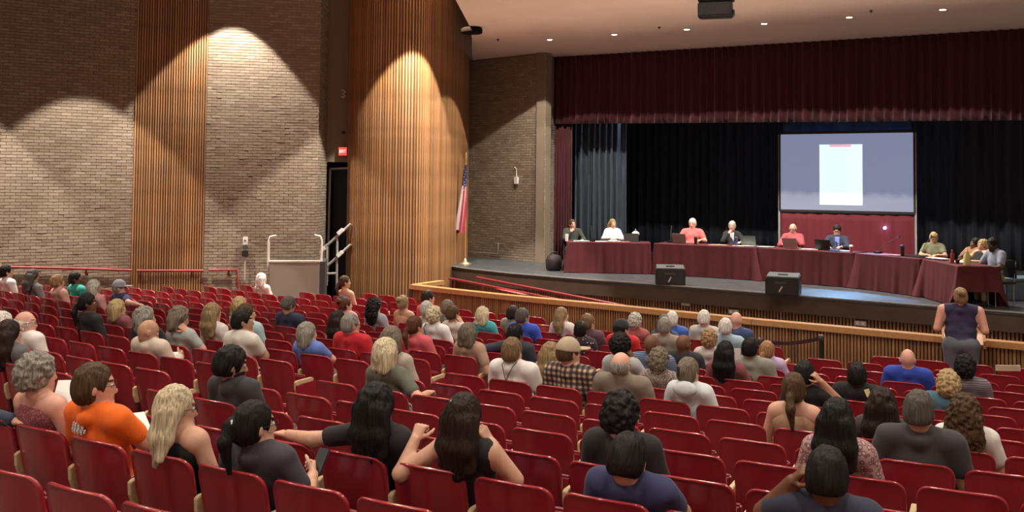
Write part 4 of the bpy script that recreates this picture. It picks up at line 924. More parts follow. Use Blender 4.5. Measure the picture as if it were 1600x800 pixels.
    # --- clothes: own closed surfaces following the body
    hc2 = .014 if near else .022
    xs2 = np.arange(-ext, ext+hc2, hc2); ys2 = np.arange(-.16, ymax+hc2, hc2); zs2 = np.arange(-.04, zz(1.12)+.06, hc2)
    s = SDF(xs2, ys2, zs2); torso(s, .008 if kind != 'tank' else .013, kind not in ('tank',))
    if kind == 'tee':
        for q in (-1, 1): arm(s, q, 0, .62, .014)
    elif kind in ('long', 'jacket', 'hoodie'):
        for q in (-1, 1): arm(s, q, 0, 1.88, .013)
        if kind == 'hoodie': s.ell(T((0, .0, 1.0)), (.11, .055, .07), .04)
        if kind in ('jacket',): s.cone(T((0, .085, 1.0)), T((0, .075, 1.02)), .078, .07, .03)
    if kind in ('tee', 'long', 'hoodie', 'jacket', 'sleeveless'): s.cone(nb+np.array((0, -.008, -.03)), nb+np.array((0, .0, .016)), .085, .066 if not fem else .060, .02)
    if kind == 'polo':
        for q in (-1, 1): arm(s, q, 0, .66, .016)
        s.cone(nb+np.array((0, 0, -.01)), nb+(hp((0, -.018, -.075))-nb)*.42, .066, .064, .012)
    elif kind == 'tank':
        for q in (-1, 1): s.cone(T((q*.075, .075, .90)), T((q*.085, .11, 1.01)), .018, .014, .015); s.cone(T((q*.085, .11, 1.01)), T((q*.075, .19, .90)), .014, .02, .015)
    elif kind == 'halter':
        pass
    s.plane_keep((0, 0, -1), -(.44 if not stand else .50+stand-.10))
    P, Q = s.mesh(); P = relax(P, Q, 1, .3)
    if not near: pass
    Pn = P.copy()
    for i in range(len(P)):          # loose folds
        v = Vector(P[i]); nn = noise.noise(Vector((v.x*9+len(label), v.y*7, v.z*13))); r_ = Vector((v.x, v.y-.14, 0)); r_.normalize(); Pn[i] += np.array(r_)*nn*.008
    o = link(bpy.data.objects.new({'jacket': 'jacket', 'hoodie': 'hoodie', 'tank': 'tank_top', 'sleeveless': 'sleeveless_top'}.get(kind, 'shirt'), fast('shirt', Pn, Q, cloth_mat(tcol))), e)
    zs3 = np.arange(-.02, zz(.72), hc2); s = SDF(xs2, ys2, zs3)
    if stand: s.ell(T((0, .13, .49)), (.172*(.4+.6*bulk)+.01, .13*(.5+.5*bulk)+.01, .14), 0)
    else: s.ell(T((0, .295, .52)), (.168*bulk+.004, .13, .105), 0)
    legp(s, .009); s.plane_keep((0, 0, -1), -.10); P, Q = s.mesh(); link(bpy.data.objects.new('trousers', fast('trousers', relax(P, Q, 1, .3), Q, cloth_mat(legs))), e)
    sh = SDF(np.arange(-.2, .2, .014), np.arange(0, .95, .014), np.arange(-.02, .12, .014))
    for q in (-1, 1): y0, y1 = ((.545, .735) if not stand else (.04, .24)); sh.cone((q*.105, y0, .045), (q*.112, y1, .036), .046, .038, .01)
    sh.plane_keep((0, 0, -1), -.002); P, Q = sh.mesh(); link(bpy.data.objects.new('shoes', fast('shoes', P, Q, mat('dark shoes', (.03, .026, .024), .5))), e)
    # --- hair, cap, glasses
    MW = Matrix(((HR[0][0], HR[0][1], HR[0][2], head[0]), (HR[1][0], HR[1][1], HR[1][2], head[1]), (HR[2][0], HR[2][1], HR[2][2], head[2]), (0, 0, 0, 1))) @ Matrix.Scale(hs, 4)
    st_, hcn = hair
    if st_ != 'bald':
        if st_ not in HAIRS: HAIRS[st_] = hair_mesh(st_)
        o = bpy.data.objects.new('hair', HAIRS[st_]); link(o, e); o.matrix_local = MW; o.material_slots[0].link = 'OBJECT'; o.material_slots[0].material = hair_mat(hcn)
    for x in extras:
        if x[0] == 'cap':
            if not HATS: HATS.append(hat_mesh())
            o = bpy.data.objects.new('cap', HATS[0]); link(o, e); o.matrix_local = MW; o.material_slots[0].link = 'OBJECT'; o.material_slots[0].material = cloth_mat(x[1])
        elif x[0] == 'glasses':
            g = MB()
            for q in (-1, 1):
                g.tube([(q*.031+.021*math.cos(a*.6283), .108, -.004+.017*math.sin(a*.6283)) for a in range(11)], .0018, 5); g.tube([(q*.052, .106, .0), (q*.078, .06, 0), (q*.080, -.01, -.01)], .002, 5)
            g.tube([(-.010, .109, .0), (.010, .109, 0)], .0018, 5); o = g.build('glasses', BLACKP, e); o.matrix_local = MW
        elif x[0] == 'beard':
            if 'beard' not in HAIRS:
                s = SDF(np.arange(-.11, .11, .0075), np.arange(-.05, .15, .0075), np.arange(-.16, .04, .0075)); s.ell((0, .036, -.066), (.064, .068, .070), 0); s.ell((0, .03, .045), (.12, .13, .085), .01, 'sub'); s.ell((0, .105, -.066), (.024, .03, .012), .006, 'sub'); s.ell((0, -.05, -.09), (.09, .06, .09), .01, 'sub'); P, Q = s.mesh(); HAIRS['beard'] = fast('beard', relax(P, Q, 1), Q, mat('hair default', (.05, .03, .02)))
            o = bpy.data.objects.new('beard', HAIRS['beard']); link(o, e); o.matrix_local = MW; o.material_slots[0].link = 'OBJECT'; o.material_slots[0].material = hair_mat(x[1])
        elif x[0] == 'shades':
            g = MB()
            for q in (-1, 1): g.lathe([(.001, 0), (.024, .002), (.024, .006), (.001, .008)], (q*.03, .03, .118), 12)
            o = g.build('sunglasses', BLACKP, e); o.matrix_local = MW
        elif x[0] == 'scrunchie':
            g = MB(); g.tube([(.022*math.cos(a*.6283), -.128+.008*math.sin(a*.6283), .02+.022*math.sin(a*.6283)) for a in range(11)], .009, 6); o = g.build('hair_tie', WHITEP, e); o.matrix_local = MW
        elif x[0] == 'claw':
            g = MB().box((0, -.145, .01), (.012, .01, .045)); o = g.build('hair_clip', DGREY, e, bevel=.004); o.matrix_local = MW
        elif x[0] == 'pin':
            g = MB().box((-.02, -.075, .085), (.006, .012, .008), Matrix.Rotation(.5, 3, 'X')); o = g.build('hair_pin', CHROME, e); o.matrix_local = MW
        elif x[0] == 'strap':
            g = MB(); pts = [T(p) for p in ((-.10, .10, 1.03), (-.08, .02, .98), (-.02, .0, .88), (.05, .01, .76), (.10, .05, .64))]; g.tube([Vector(p)+Vector((0, -.018, 0)) for p in pts], .010, 6); g.build('bag_strap', DGREY, e)
        elif x[0] == 'lanyard':
            g = MB()
            for q in (-1, 1): g.tube([Vector(T(p)) for p in ((q*.06, .105, 1.045), (q*.055, .02, 1.01), (q*.02, -.004, .92), (0, -.006, .86))], .005, 5)
            g.build('lanyard', DGREY, e)
        elif x[0] == 'backprint':
            for j in range(26):
                g = MB(); xx = -.115+.011*(j % 13); z_ = .905-.026*(j//13)+.006*math.sin(j*2.1); yy = .165-(cr+.012)*math.sqrt(max(.05, 1-(xx/.185)**2))-.001; g.box(tuple(T((xx, yy, z_))), (.0042, .004, .011), Matrix.Rotation(.35, 3, 'Y') @ Matrix.Rotation(.0, 3, 'Z')); g.build('print_mark', PAPER if j % 3 else DGREY, e)
        elif x[0] == 'phone':
            c_ = jo[1][2]; g = MB().box(tuple(c_+np.array((-.01, .07, .05))), (.037, .006, .072), Matrix.Rotation(-.6, 3, 'X')); g.build('held_phone', BLACKP, e, bevel=.004)
        elif x[0] == 'bracelets':
            A_, B_, C_ = jo[1][:3]; g = MB(); ax_ = Vector(C_-B_).normalized(); f = ax_.orthogonal().normalized(); h_ = ax_.cross(f)
            for t in (.72, .88): c_ = Vector(B_+(C_-B_)*t); g.tube([c_+(f*math.cos(a*.5236)+h_*math.sin(a*.5236))*.036 for a in range(13)], .005, 5)
            g.build('bracelets', BLACKP, e)
        elif x[0] == 'shirtfront':
            g = MB(); g.add([tuple(T(p)) for p in ((-.05, .25, .99), (.05, .25, .99), (.04, .30, .80), (0, .31, .62), (-.04, .30, .80))]+[tuple(T(p)) for p in ((-.045, .20, 1.0), (.045, .20, 1.0), (.03, .21, .80), (0, .21, .66), (-.03, .21, .80))], [(0, 4, 3, 2, 1), (5, 6, 7, 8, 9), (0, 1, 6, 5), (1, 2, 7, 6), (2, 3, 8, 7), (3, 4, 9, 8), (4, 0, 5, 9)]); g.build('shirt_front', cloth_mat(x[1]), e)
        elif x[0] == 'tagcard':
            g = MB().box(tuple(T((.11, -.005, .985))), (.022, .006, .035), Matrix.Rotation(-.4, 3, 'Y')); g.build('neck_tag', YPAPER, e)
    return e
# ================================================================== AUDITORIUM CHAIRS
def backrest_mesh():
    W, z0, z1, r = .234, .36, .86, .075; ol = []
    def arc(cx, cz, a0, a1, rr_, n):
        for i in range(n+1): a = a0+(a1-a0)*i/n; ol.append((cx+rr_*math.cos(a), cz+rr_*math.sin(a)))
    arc(W-r, z1-r, 0, math.pi/2, r, 6); ol.append((.05, z1+.004)); ol.append((-.05, z1+.004)); arc(-W+r, z1-r, math.pi/2, math.pi, r, 6)
    ol.append((-W*.99, .6)); arc(-W*.93+.03, z0+.03, math.pi, 1.5*math.pi, .03, 3); arc(W*.93-.03, z0+.03, 1.5*math.pi, 2*math.pi, .03, 3); ol.append((W*.99, .6))
    n = len(ol); cz = .61; V = []; Q = []
    def y_of(x, z): t = max(0., (z1-z)/(z1-z0)); return .125*t**.9+.040*(x/W)**2-.01*math.sin(min(1, t)*math.pi)
    rings = [(.25, -.006), (.6, -.006), (.86, -.006), (.94, -.008), (.975, -.015), (1.0, -.006), (1.0, .006), (.975, .015), (.94, .008), (.86, .006), (.6, .006), (.25, .006)]
    for s_, o_ in rings:
        for x, z in ol: xx, zz = x*s_, cz+(z-cz)*s_; V.append((xx, y_of(xx, zz)+o_, zz))
    for j in range(len(rings)-1): Q += [(j*n+i, (j+1)*n+i, (j+1)*n+(i+1) % n, j*n+(i+1) % n) for i in range(n)]
    b_ = (len(rings)-1)*n; V.append((0, y_of(0, cz)-.006, cz)); V.append((0, y_of(0, cz)+.006, cz))
    me = bpy.data.meshes.new('backrest'); me.from_pydata(V, [], Q+[(i, (i+1) % n, len(V)-2) for i in range(n)]+[(b_+(i+1) % n, b_+i, len(V)-1) for i in range(n)]); me.materials.append(CHR)
    bm = bmesh.new(); bm.from_mesh(me); bmesh.ops.recalc_face_normals(bm, faces=bm.faces)
    for f in bm.faces: f.smooth = True
    bm.to_mesh(me); bm.free(); return me
ME_BACK = backrest_mesh()
ME_SEAT = MB().yz([(0, -.03), (.02, -.045), (.30, -.045), (.335, -.03), (.345, 0), (.33, .02), (.2, .012), (.03, .022), (0, .012)], -.22, .22).mesh('seat', CHS, bevel=.01)
ME_ARM = MB().yz([(.06, .585), (.055, .655), (.08, .668), (.29, .672), (.315, .655), (.30, .635), (.125, .628), (.115, .52), (.085, .52)], -.0165, .0165).mesh('armrest', CHA, bevel=.004)
ME_STD = MB().yz([(.11, 0), (.36, 0), (.36, .02), (.24, .05), (.22, .40), (.26, .63), (.08, .63), (.12, .36), (.15, .05), (.11, .02)], -.014, .014).mesh('standard', CHM)
ME_END = MB().yz([(.07, .14), (.34, .14), (.36, .30), (.33, .635), (.05, .625), (.08, .4)], -.012, .012).mesh('end_panel', CHR, bevel=.004)
ME_HNG = MB().box((0, .15, .40), (.20, .025, .02)).mesh('hinge_bar', CHM)
def aisle(r):
    t = {-2: -6.1, -1: -5.8, 0: -5.4, 1: -5.0, 2: -4.5, 3: -4.15, 4: -4.05, 5: -3.93, 6: -3.5, 7: -3.25, 8: -2.95, 9: -2.7, 10: -2.45, 11: -2.2, 12: -1.5, 13: -1.0, 14: -.72, 15: -.6, 16: -.5, 17: -.4}
    return t[r]
PH_L = {3: .33, 4: .31, 5: .45, 6: .35, 7: .11, 8: .29, 9: .40, 10: .05, 11: .11, 12: .02, 13: .15, 14: .25}
def phase(r, blk): return (.502+.212*r-(.05 if r < 3 else 0)) % SEATD if blk == 'C' else PH_L.get(r, (.2+.17*r) % SEATD)
def poly_y(P, x):      # y of plan polyline at x
    for i in range(len(P)-1):
        if P[i].x <= x <= P[i+1].x: return P[i].y+(P[i+1].y-P[i].y)*(x-P[i].x)/(P[i+1].x-P[i].x)
    return P[0].y if x < P[0].x else P[-1].y
def wall_y(x):
    if x < WA[0]: return WA[1]+(x-WA[0])*.591
    if x < WB[0]: return WA[1]+(x-WA[0])*(WB[1]-WA[1])/(WB[0]-WA[0])
    return WB[1]+(x-WB[0])*.23
SEATS = {}
for r in range(-1, 17):
    for blk in 'LC':
        ph = phase(r, blk)
        for i in range(-48, 24):
            s = ph+i*SEATD; a = aisle(r)
            if blk == 'L' and s > a-.58 or blk == 'C' and s < a+.58: continue
            p, rz = seat_pos(r, s)
            if p.y < 2.2: continue
            lim = poly_y(PW2, p.x)-.95 if p.x > PW2[0].x else (poly_y([Vector(q) for q in CW[:30]], p.x)-1.3 if p.x > -4.0 else wall_y(p.x)-1.2)
            if p.x < -2.2 and p.x > -5.6: lim = min(lim, 20.3)
            if p.y > lim or p.y > wall_y(p.x)-1.1: continue
            if r >= 15 and p.x > .6: continue
            u, v = proj((p.x, p.y, p.z+.86)); 
            if u < -200 or u > 1950 or v > 1000: continue
            SEATS[(r, blk, i)] = (p, rz, s, u, v)
def nearest_seat(r, s):
    c = [(abs(d[2]-s), k) for k, d in SEATS.items() if k[0] == r]; return min(c)[1]
# ================================================================== AUDIENCE  (picture x, y of the head top, row)
G, DG, NV, BK, WH = (.23, .23, .22), (.035, .035, .040), (.022, .027, .065), (.012, .012, .014), (.72, .70, .68)
D = dict
AUD = [
 D(n=1, at=(7, 415, 8), hair=('short', 'black'), skin='light', top=('tee', WH), short='far left man', label='black haired man in a white shirt at the far left edge below the brick wall', yaw=15),
 D(n=2, at=(50, 422, 8), sex='f', hair=('long', 'darkgrey'), top=('long', (.16, .17, .18)), short='long grey haired person', label='person with long dark grey hair and grey top below the brick wall', yaw=5, nod=12),
 D(n=3, at=(89, 431, 8), sex='f', hair=('wavy', 'tan'), top=('tee', (.55, .33, .27)), short='tan curly haired woman', label='woman with tan curly hair and pale pink top in the far left group', yaw=15),
 D(n=4, at=(117, 426, 9), hair=('short', 'black'), skin='brown', top=('tee', (.02, .32, .26)), short='person in teal', label='dark skinned person in a green teal shirt in the far left group', yaw=40),
 D(n=5, at=(146, 439, 8), sex='f', hair=('bob', 'silver'), top=('tee', (.50, .27, .26)), short='silver haired woman in pink', label='silver haired woman in a pink top left of the man in a grey cap', yaw=10),
 D(n=6, at=(186, 439, 9), hair=('short', 'grey'), top=('tee', (.045, .04, .11)), short='man in grey cap', label='man in a grey cap and dark blue shirt stretching his right arm', yaw=45, extras=[('cap', (.30, .31, .36)), ('glasses',)], arms=('lap', 'side')),
 D(n=7, at=(135, 460, 5), sex='f', hair=('ponylow', 'black'), skin='brown', top=('long', BK), short='woman with black ponytail', label='dark skinned woman with a long black ponytail and black top in profile', yaw=45),
 D(n=8, at=(182, 470, 6), sex='f', hair=('bob', 'blonde'), top=('tee', (.2, .06, .07)), short='small blonde child', label='small blonde child below the man in the grey cap', yaw=20),
 D(n=9, at=(225, 482, 5), hair=('messy', 'grey'), top=('tee', BK), short='person with tousled hair', label='person with tousled grey hair and black shirt behind the bald man', yaw=30, arms=('lap', 'cheek')),
 D(n=10, at=(279, 482, 5), sex='f', hair=('messy', 'greybrown'), top=('tee', (.36, .38, .39)), short='woman in light grey', label='woman with messy brown grey hair in a light grey shirt, hand at her face', yaw=40, nod=15, arms=('lap', 'cheek')),
 D(n=11, at=(230, 500, 4), hair=('bald', 'greybrown'), skin='tan', top=('long', (.55, .47, .39)), short='bald man in cream', label='bald man in a cream shirt bending over an open book', yaw=25, nod=20, arms=('lap', 'hold'), bulk=1.1, near=True),
 D(n=12, at=(37, 487, 3), hair=('fringe', 'white'), skin='pink', top=('polo', WH), short='man with white hair', label='white haired old man with glasses and a white shirt at the left', yaw=45, extras=[('glasses',)]),
 D(n=13, at=(2, 489, 3), hair=('short', 'white'), skin='pink', top=('tee', (.4, .38, .36)), short='left edge white head', label='white haired person cut off by the left edge of the picture', yaw=10),
 D(n=14, at=(12, 503, 2), sex='f', hair=('long', 'darkbrown'), top=('tee', (.10, .10, .105)), short='left edge brown haired woman', label='woman with long dark brown hair and grey top at the left edge', yaw=5),
 D(n=15, at=(55, 557, 0), sex='f', hair=('curly', 'grey'), skin='pink', top=('tank', 'maroon print'), short='grey curly haired woman', label='woman with grey curly hair and bare shoulders in a maroon patterned top', yaw=15, bulk=1.12, near=True),
 D(n=16, at=(145, 572, 0), hair=('mop', 'brown'), skin='pink', top=('tee', (.86, .155, .012)), short='man in orange', label='brown haired man in a bright orange shirt with his fist at his chin', yaw=38, arms=('lap', 'chin'), extras=[('glasses',), ('backprint',)], bulk=1.06, near=True),
 D(n=17, at=(272, 607, 0), sex='f', hair=('halfup', 'paleblonde'), top=('tank', BK), short='woman with black straps', label='woman with long blonde half up hair and thin black straps in the front left', yaw=35, extras=[('glasses',)], near=True, nod=5),
 D(n=18, at=(360, 545, 2), hair=('wavy', 'black'), skin='olive', top=('tee', DG), short='bearded man in dark grey', label='black haired bearded man in a dark grey shirt facing right', yaw=40, nod=8, near=True, extras=[('beard', 'black')]),
 D(n=19, at=(395, 632, 0), sex='f', hair=('pony', 'black'), skin='light', top=('tee', (.045, .042, .055)), short='woman with white hair tie', label='woman with a black ponytail in a white hair tie holding a phone', yaw=25, arms=('lap', 'hold'), extras=[('scrunchie',), ('glasses',), ('phone',)], bulk=1.15, near=True),
 D(n=20, at=(367, 487, 5), hair=('short', 'black'), skin='tan', top=('tee', (.62, .61, .57)), short='man in white T-shirt', label='black haired man in a white T-shirt with his hand at his mouth', yaw=45, arms=('lap', 'chin'), lean=.12),
 D(n=21, at=(327, 475, 6), sex='f', hair=('long', 'dirtyblonde'), top=('tee', (.62, .58, .56)), short='straight blonde woman', label='woman with straight blonde hair in a white top behind the man in white', yaw=10),
 D(n=22, at=(369, 465, 8), sex='f', hair=('bob', 'blonde'), top=('tee', (.5, .45, .4)), short='light blonde woman', label='woman with light blonde hair behind the brown haired boy in aqua', yaw=0),
 D(n=23, at=(384, 476, 7), hair=('short', 'brown'), top=('tee', (.36, .52, .55)), short='boy in aqua shirt', label='brown haired boy in a pale aqua shirt, face to the right', yaw=30),
 D(n=24, at=(450, 465, 9), hair=('crop', 'darkgrey'), skin='tan', top=('tee', NV), short='man in navy shirt', label='man with cropped grey hair in a navy shirt bending his head down', yaw=15, nod=25, bulk=1.15),
 D(n=25, at=(408, 428, 14), sex='f', hair=('bob', 'white'), top=('tee', (.62, .58, .52)), short='woman by the lift', label='white haired woman in a cream top sitting beside the platform lift', yaw=10),
 D(n=26, at=(475, 506, 6), sex='f', hair=('bob', 'grey'), top=('tee', (.12, .19, .55)), short='woman in blue', label='woman with a grey bob and blue shirt, hand raised to her chin', yaw=30, arms=('lap', 'chin')),
 D(n=27, at=(527, 487, 8), sex='f', hair=('long', 'darkbrown'), top=('tee', (.55, .42, .42)), short='woman in pale pink', label='dark brown haired woman in pale pink behind the man in red', yaw=5),
 D(n=28, at=(539, 466, 11), sex='f', hair=('bun', 'auburn'), top=('tee', (.55, .27, .26)), short='auburn haired woman', label='woman with an auburn bun and pink top below the girl in a grey vest', yaw=30),
 D(n=29, at=(538, 432, 14), sex='f', hair=('ponylow', 'brown'), top=('tank', (.20, .21, .22)), short='girl in grey vest', label='girl with brown hair in a grey vest in front of the curved slat wall', yaw=40),
 D(n=30, at=(547, 492, 7), hair=('short', 'grey'), skin='pink', top=('tee', (.50, .012, .025)), short='man in red', label='grey haired man with glasses in a bright red shirt', yaw=25, extras=[('glasses',)], bulk=1.15),
 D(n=31, at=(586, 468, 11), sex='f', hair=('curlylong', 'black'), top=('tee', (.30, .30, .36)), short='dark curly haired woman', label='woman with long dark curly hair in a grey lavender shirt', yaw=15),
 D(n=32, at=(629, 463, 12), sex='f', hair=('bun', 'dirtyblonde'), skin='tan', top=('tank', (.5, .26, .17)), short='woman with blonde bun', label='woman with short blonde hair and a peach top near the curved wall', yaw=5),
 D(n=33, at=(647, 496, 8), sex='f', hair=('ponylow', 'auburn'), top=('tee', (.62, .11, .14)), short='woman in coral pink', label='woman with a brown ponytail in a coral pink shirt', yaw=20, bulk=1.1),
 D(n=34, at=(603, 512, 5), sex='f', hair=('bob', 'greybrown'), top=('tee', (.4, .35, .3)), short='grey blonde woman', label='grey blonde head just beyond the white haired woman in olive', yaw=0),
 D(n=35, at=(602, 532, 4), sex='f', hair=('bob', 'paleblonde'), top=('tee', (.115, .125, .095)), short='woman in olive', label='woman with a white bob in an olive green shirt, arm along the chair', yaw=20, arms=('lap', 'prop'), extras=[('lanyard',)], near=True),
 D(n=36, at=(668, 455, 13), hair=('short', 'darkbrown'), top=('tee', (.60, .09, .07)), short='person in coral', label='dark haired person in a coral red shirt right under the pit wall', yaw=30),
 D(n=37, at=(668, 472, 11), sex='f', hair=('short', 'silver'), top=('tee', (.35, .32, .28)), short='silver haired person', label='silver haired person half hidden behind the woman with blonde curls', yaw=10),
 D(n=38, at=(677, 481, 10), sex='f', hair=('curly', 'paleblonde'), top=('tee', (.74, .73, .75)), short='blonde curly woman', label='woman with pale blonde curls in a white shirt with a black strap', yaw=5, extras=[('strap',)], bulk=1.12),
 D(n=39, at=(699, 470, 12), hair=('short', 'greybrown'), top=('tee', (.2, .17, .15)), short='grey brown haired man', label='man with grey brown hair beyond the auburn haired woman, hand raised', yaw=20),
 D(n=40, at=(707, 479, 11), sex='f', hair=('short', 'brown'), top=('tee', (.58, .5, .46)), short='woman in cream', label='brown haired woman in a cream shirt with her right hand at her face', yaw=15, arms=('lap', 'cheek')),
 D(n=41, at=(754, 481, 12), sex='f', hair=('bob', 'paleblonde'), top=('tee', (.05, .34, .38)), short='blonde woman in teal', label='blonde woman in a teal shirt with sunglasses on her head', yaw=15, extras=[('shades',)]),
 D(n=42, at=(731, 507, 8), sex='f', hair=('bob', 'greybrown'), skin='tan', top=('tee', (.42, .27, .2)), short='woman in beige', label='woman with a grey brown bob in a beige shirt on the aisle', yaw=10, arms=('lap', 'rest')),
 D(n=43, at=(801, 479, 13), hair=('short', 'darkbrown'), top=('tee', (.21, .22, .17)), short='person in sage', label='dark haired person in a sage shirt left of the man in royal blue', yaw=10),
 D(n=44, at=(816, 483, 12), hair=('short', 'darkgrey'), skin='tan', top=('tee', (.03, .08, .50)), short='man in royal blue', label='grey haired man in a royal blue shirt behind the man in a dark jacket', yaw=25, bulk=1.1),
 D(n=45, at=(812, 509, 9), hair=('crop', 'black'), skin='brown', top=('long', (.03, .033, .055)), short='man in dark jacket', label='black haired man in a dark jacket stretching his left arm over chairs', yaw=15, arms=('side', 'lap')),
 D(n=46, at=(800, 530, 6), hair=('short', 'lightbrown'), top=('tee', (.72, .70, .70)), short='man with lanyard', label='brown haired man in a white shirt with a dark lanyard', yaw=8, extras=[('lanyard',)], bulk=1.12, near=True),
 D(n=47, at=(860, 538, 7), sex='f', hair=('longwavy', 'dirtyblonde'), top=('tee', (.4, .32, .24)), short='wavy blonde woman', label='woman with wavy blonde hair left of the man in plaid', yaw=5),
 D(n=48, at=(888, 531, 6), hair=('crop', 'brown'), skin='pink', top=('tee', 'plaid'), short='man in plaid', label='man in a tan cap and plaid shirt, face to the right', yaw=35, extras=[('cap', (.42, .34, .24))], bulk=1.12, near=True),
 D(n=49, at=(877, 482, 13), sex='f', hair=('long', 'dirtyblonde'), top=('tee', (.68, .64, .62)), short='blonde girl in white', label='girl with long blonde hair in a white top, face to the right', yaw=40),
 D(n=50, at=(911, 504, 11), sex='f', hair=('short', 'black'), top=('tee', 'dots'), short='woman in polka dots', label='woman with short black hair in a dark polka dot top', yaw=-5),
 D(n=51, at=(918, 492, 12), hair=('short', 'lightbrown'), top=('tee', (.10, .05, .07)), short='light brown haired man', label='light brown haired man just beyond the woman in polka dots', yaw=20),
 D(n=52, at=(971, 501, 12), hair=('crop', 'black'), skin='pink', top=('tee', (.52, .02, .025)), short='man in black cap', label='man in a black cap and red shirt left of the grey curly woman', yaw=30, extras=[('cap', (.02, .02, .022))]),
 D(n=53, at=(992, 491, 13), sex='f', hair=('curly', 'silver'), top=('tee', (.35, .1, .1)), short='silver curly haired woman', label='woman with silver curls right of the man in the black cap', yaw=10),
 D(n=54, at=(1018, 492, 13), sex='f', hair=('long', 'darkgrey'), top=('tee', (.05, .07, .16)), short='long dark haired woman', label='woman with long dark grey hair right of the silver curly woman', yaw=-5),
 D(n=55, at=(969, 525, 8), sex='f', hair=('afro', 'black'), skin='brown', top=('tee', (.42, .44, .44)), short='round haired woman', label='woman with round black hair in a pale grey shirt, hand at her cheek', yaw=15, arms=('lap', 'cheek')),
 D(n=56, at=(969, 551, 6), hair=('fringe', 'grey'), skin='pink', top=('polo', (.20, .165, .135)), short='balding man in taupe', label='balding man with grey fringe in a taupe polo shirt', yaw=12, bulk=1.18, near=True),
 D(n=57, at=(1017, 523, 9), hair=('bald', 'black'), skin='brown', top=('tee', 'stripe blue'), short='man in blue stripes', label='dark skinned bald man in a blue striped shirt', yaw=10, bulk=1.15),
 D(n=58, at=(1029, 547, 7), sex='f', hair=('curly', 'greybrown'), top=('tee', 'floral'), short='woman in floral top', label='woman with grey brown curls in a dark floral top', yaw=5),
 D(n=59, at=(1050, 488, 14), hair=('short', 'white'), skin='pink', top=('tee', (.05, .14, .5)), short='far man in blue', label='white haired man in a bright blue shirt in the far row', yaw=0),
 D(n=60, at=(1060, 499, 12), hair=('short', 'grey'), top=('tee', (.3, .25, .22)), short='grey haired person', label='grey haired person in front of the white haired man in bright blue', yaw=0),
 D(n=61, at=(1067, 523, 10), hair=('bald', 'black'), skin='brown', top=('tee', (.025, .025, .03)), short='bald man in black', label='dark skinned bald man in a black shirt right of the blue stripes', yaw=20),
 D(n=62, at=(1100, 486, 14), hair=('crop', 'white'), skin='pink', top=('tee', (.50, .50, .48)), short='man in pale grey', label='white haired man in a pale grey shirt in the front row', yaw=5),
 D(n=63, at=(1107, 517, 11), sex='f', hair=('curly', 'tan'), top=('tee', (.62, .55, .54)), short='tan curly woman in white', label='woman with tan curly hair and a white collar, arm resting aside', yaw=5, arms=('lap', 'rest')),
 D(n=64, at=(1150, 488, 14), hair=('bald', 'grey'), skin='pink', top=('tee', (.045, .07, .18)), short='bald man in dark blue', label='bald pink headed man in dark blue in the front row', yaw=10),
 D(n=65, at=(1148, 500, 13), hair=('crop', 'white'), skin='pink', top=('polo', (.33, .46, .56)), short='man in light blue', label='white haired man in a light blue shirt', yaw=10, bulk=1.08),
 D(n=66, at=(1129, 535, 9), sex='f', hair=('long', 'black'), top=('tee', (.2, .06, .07)), short='black haired woman reading', label='woman with long black hair holding a white paper', yaw=10, arms=('lap', 'hold')),
 D(n=67, at=(1172, 530, 10), hair=('crop', 'black'), skin='olive', top=('tee', (.27, .28, .24)), short='man in grey green', label='black haired man in a grey green T-shirt', yaw=10, bulk=1.12),
 D(n=68, at=(1199, 535, 11), sex='f', hair=('ponylow', 'redblonde'), top=('tee', (.50, .40, .62)), short='girl in lavender', label='girl with a reddish blonde ponytail in a lavender shirt', yaw=20),
 D(n=69, at=(1079, 562, 6), sex='f', hair=('clip', 'greybrown'), top=('hoodie', (.60, .66, .70)), short='woman in white hoodie', label='woman with clipped up brown hair in a white hoodie', yaw=20, extras=[('claw',)], near=True),
 D(n=70, at=(1240, 586, 5), sex='f', hair=('ponylow', 'brown'), top=('tank', (.46, .30, .19)), short='woman in tank top', label='woman with a brown blonde ponytail in a beige tank top', yaw=3, near=True),
 D(n=71, at=(1252, 566, 7), sex='f', hair=('short', 'black'), skin='tan', top=('tee', BK), short='woman in black', label='black haired woman in black with her right hand raised to her head', yaw=15, arms=('lap', 'ear')),
 D(n=72, at=(1339, 568, 8), hair=('crop', 'black'), skin='dark', top=('tee', BK), short='man with neck tag', label='black haired man in black with a yellow tag at his neck', yaw=0, extras=[('tagcard',)]),
 D(n=73, at=(1418, 546, 11), hair=('bald', 'grey'), skin='pink', top=('tee', (.025, .06, .42)), short='bald man in blue', label='bald man in a bright blue shirt sitting alone', yaw=5, bulk=1.12),
 D(n=74, at=(1481, 582, 8), hair=('curly', 'blonde'), top=('tee', (.08, .18, .24)), short='boy with blonde curls', label='boy with curly blonde hair in a teal shirt', yaw=-10),
 D(n=75, at=(1508, 558, 10), hair=('curly', 'black'), skin='brown', top=('tee', 'stripe grey'), short='boy in grey stripes', label='boy with curly black hair in a grey striped shirt', yaw=5),
 D(n=76, at=(1308, 627, 3), sex='f', hair=('long', 'black'), top=('tee', 'pink print'), short='woman in pink print', label='woman with long straight black hair in a pink patterned top', yaw=10, near=True),
 D(n=77, at=(1378, 611, 5), sex='f', hair=('longwavy', 'darkbrown'), top=('tee', (.05, .03, .035)), short='wavy dark haired woman', label='woman with wavy dark brown hair left of the grey haired man', yaw=5, near=True),
 D(n=78, at=(1436, 614, 4), hair=('crop', 'darkgrey'), skin='tan', top=('tee', (.048, .048, .055)), short='man in charcoal', label='grey haired man in a charcoal T-shirt seen from behind', yaw=10, bulk=1.15, near=True),
 D(n=79, at=(1508, 622, 5), sex='f', hair=('curlylong', 'brown'), top=('tee', (.72, .71, .70)), short='woman with brown curls', label='woman with long brown curls in a white shirt at the right', yaw=10, near=True),
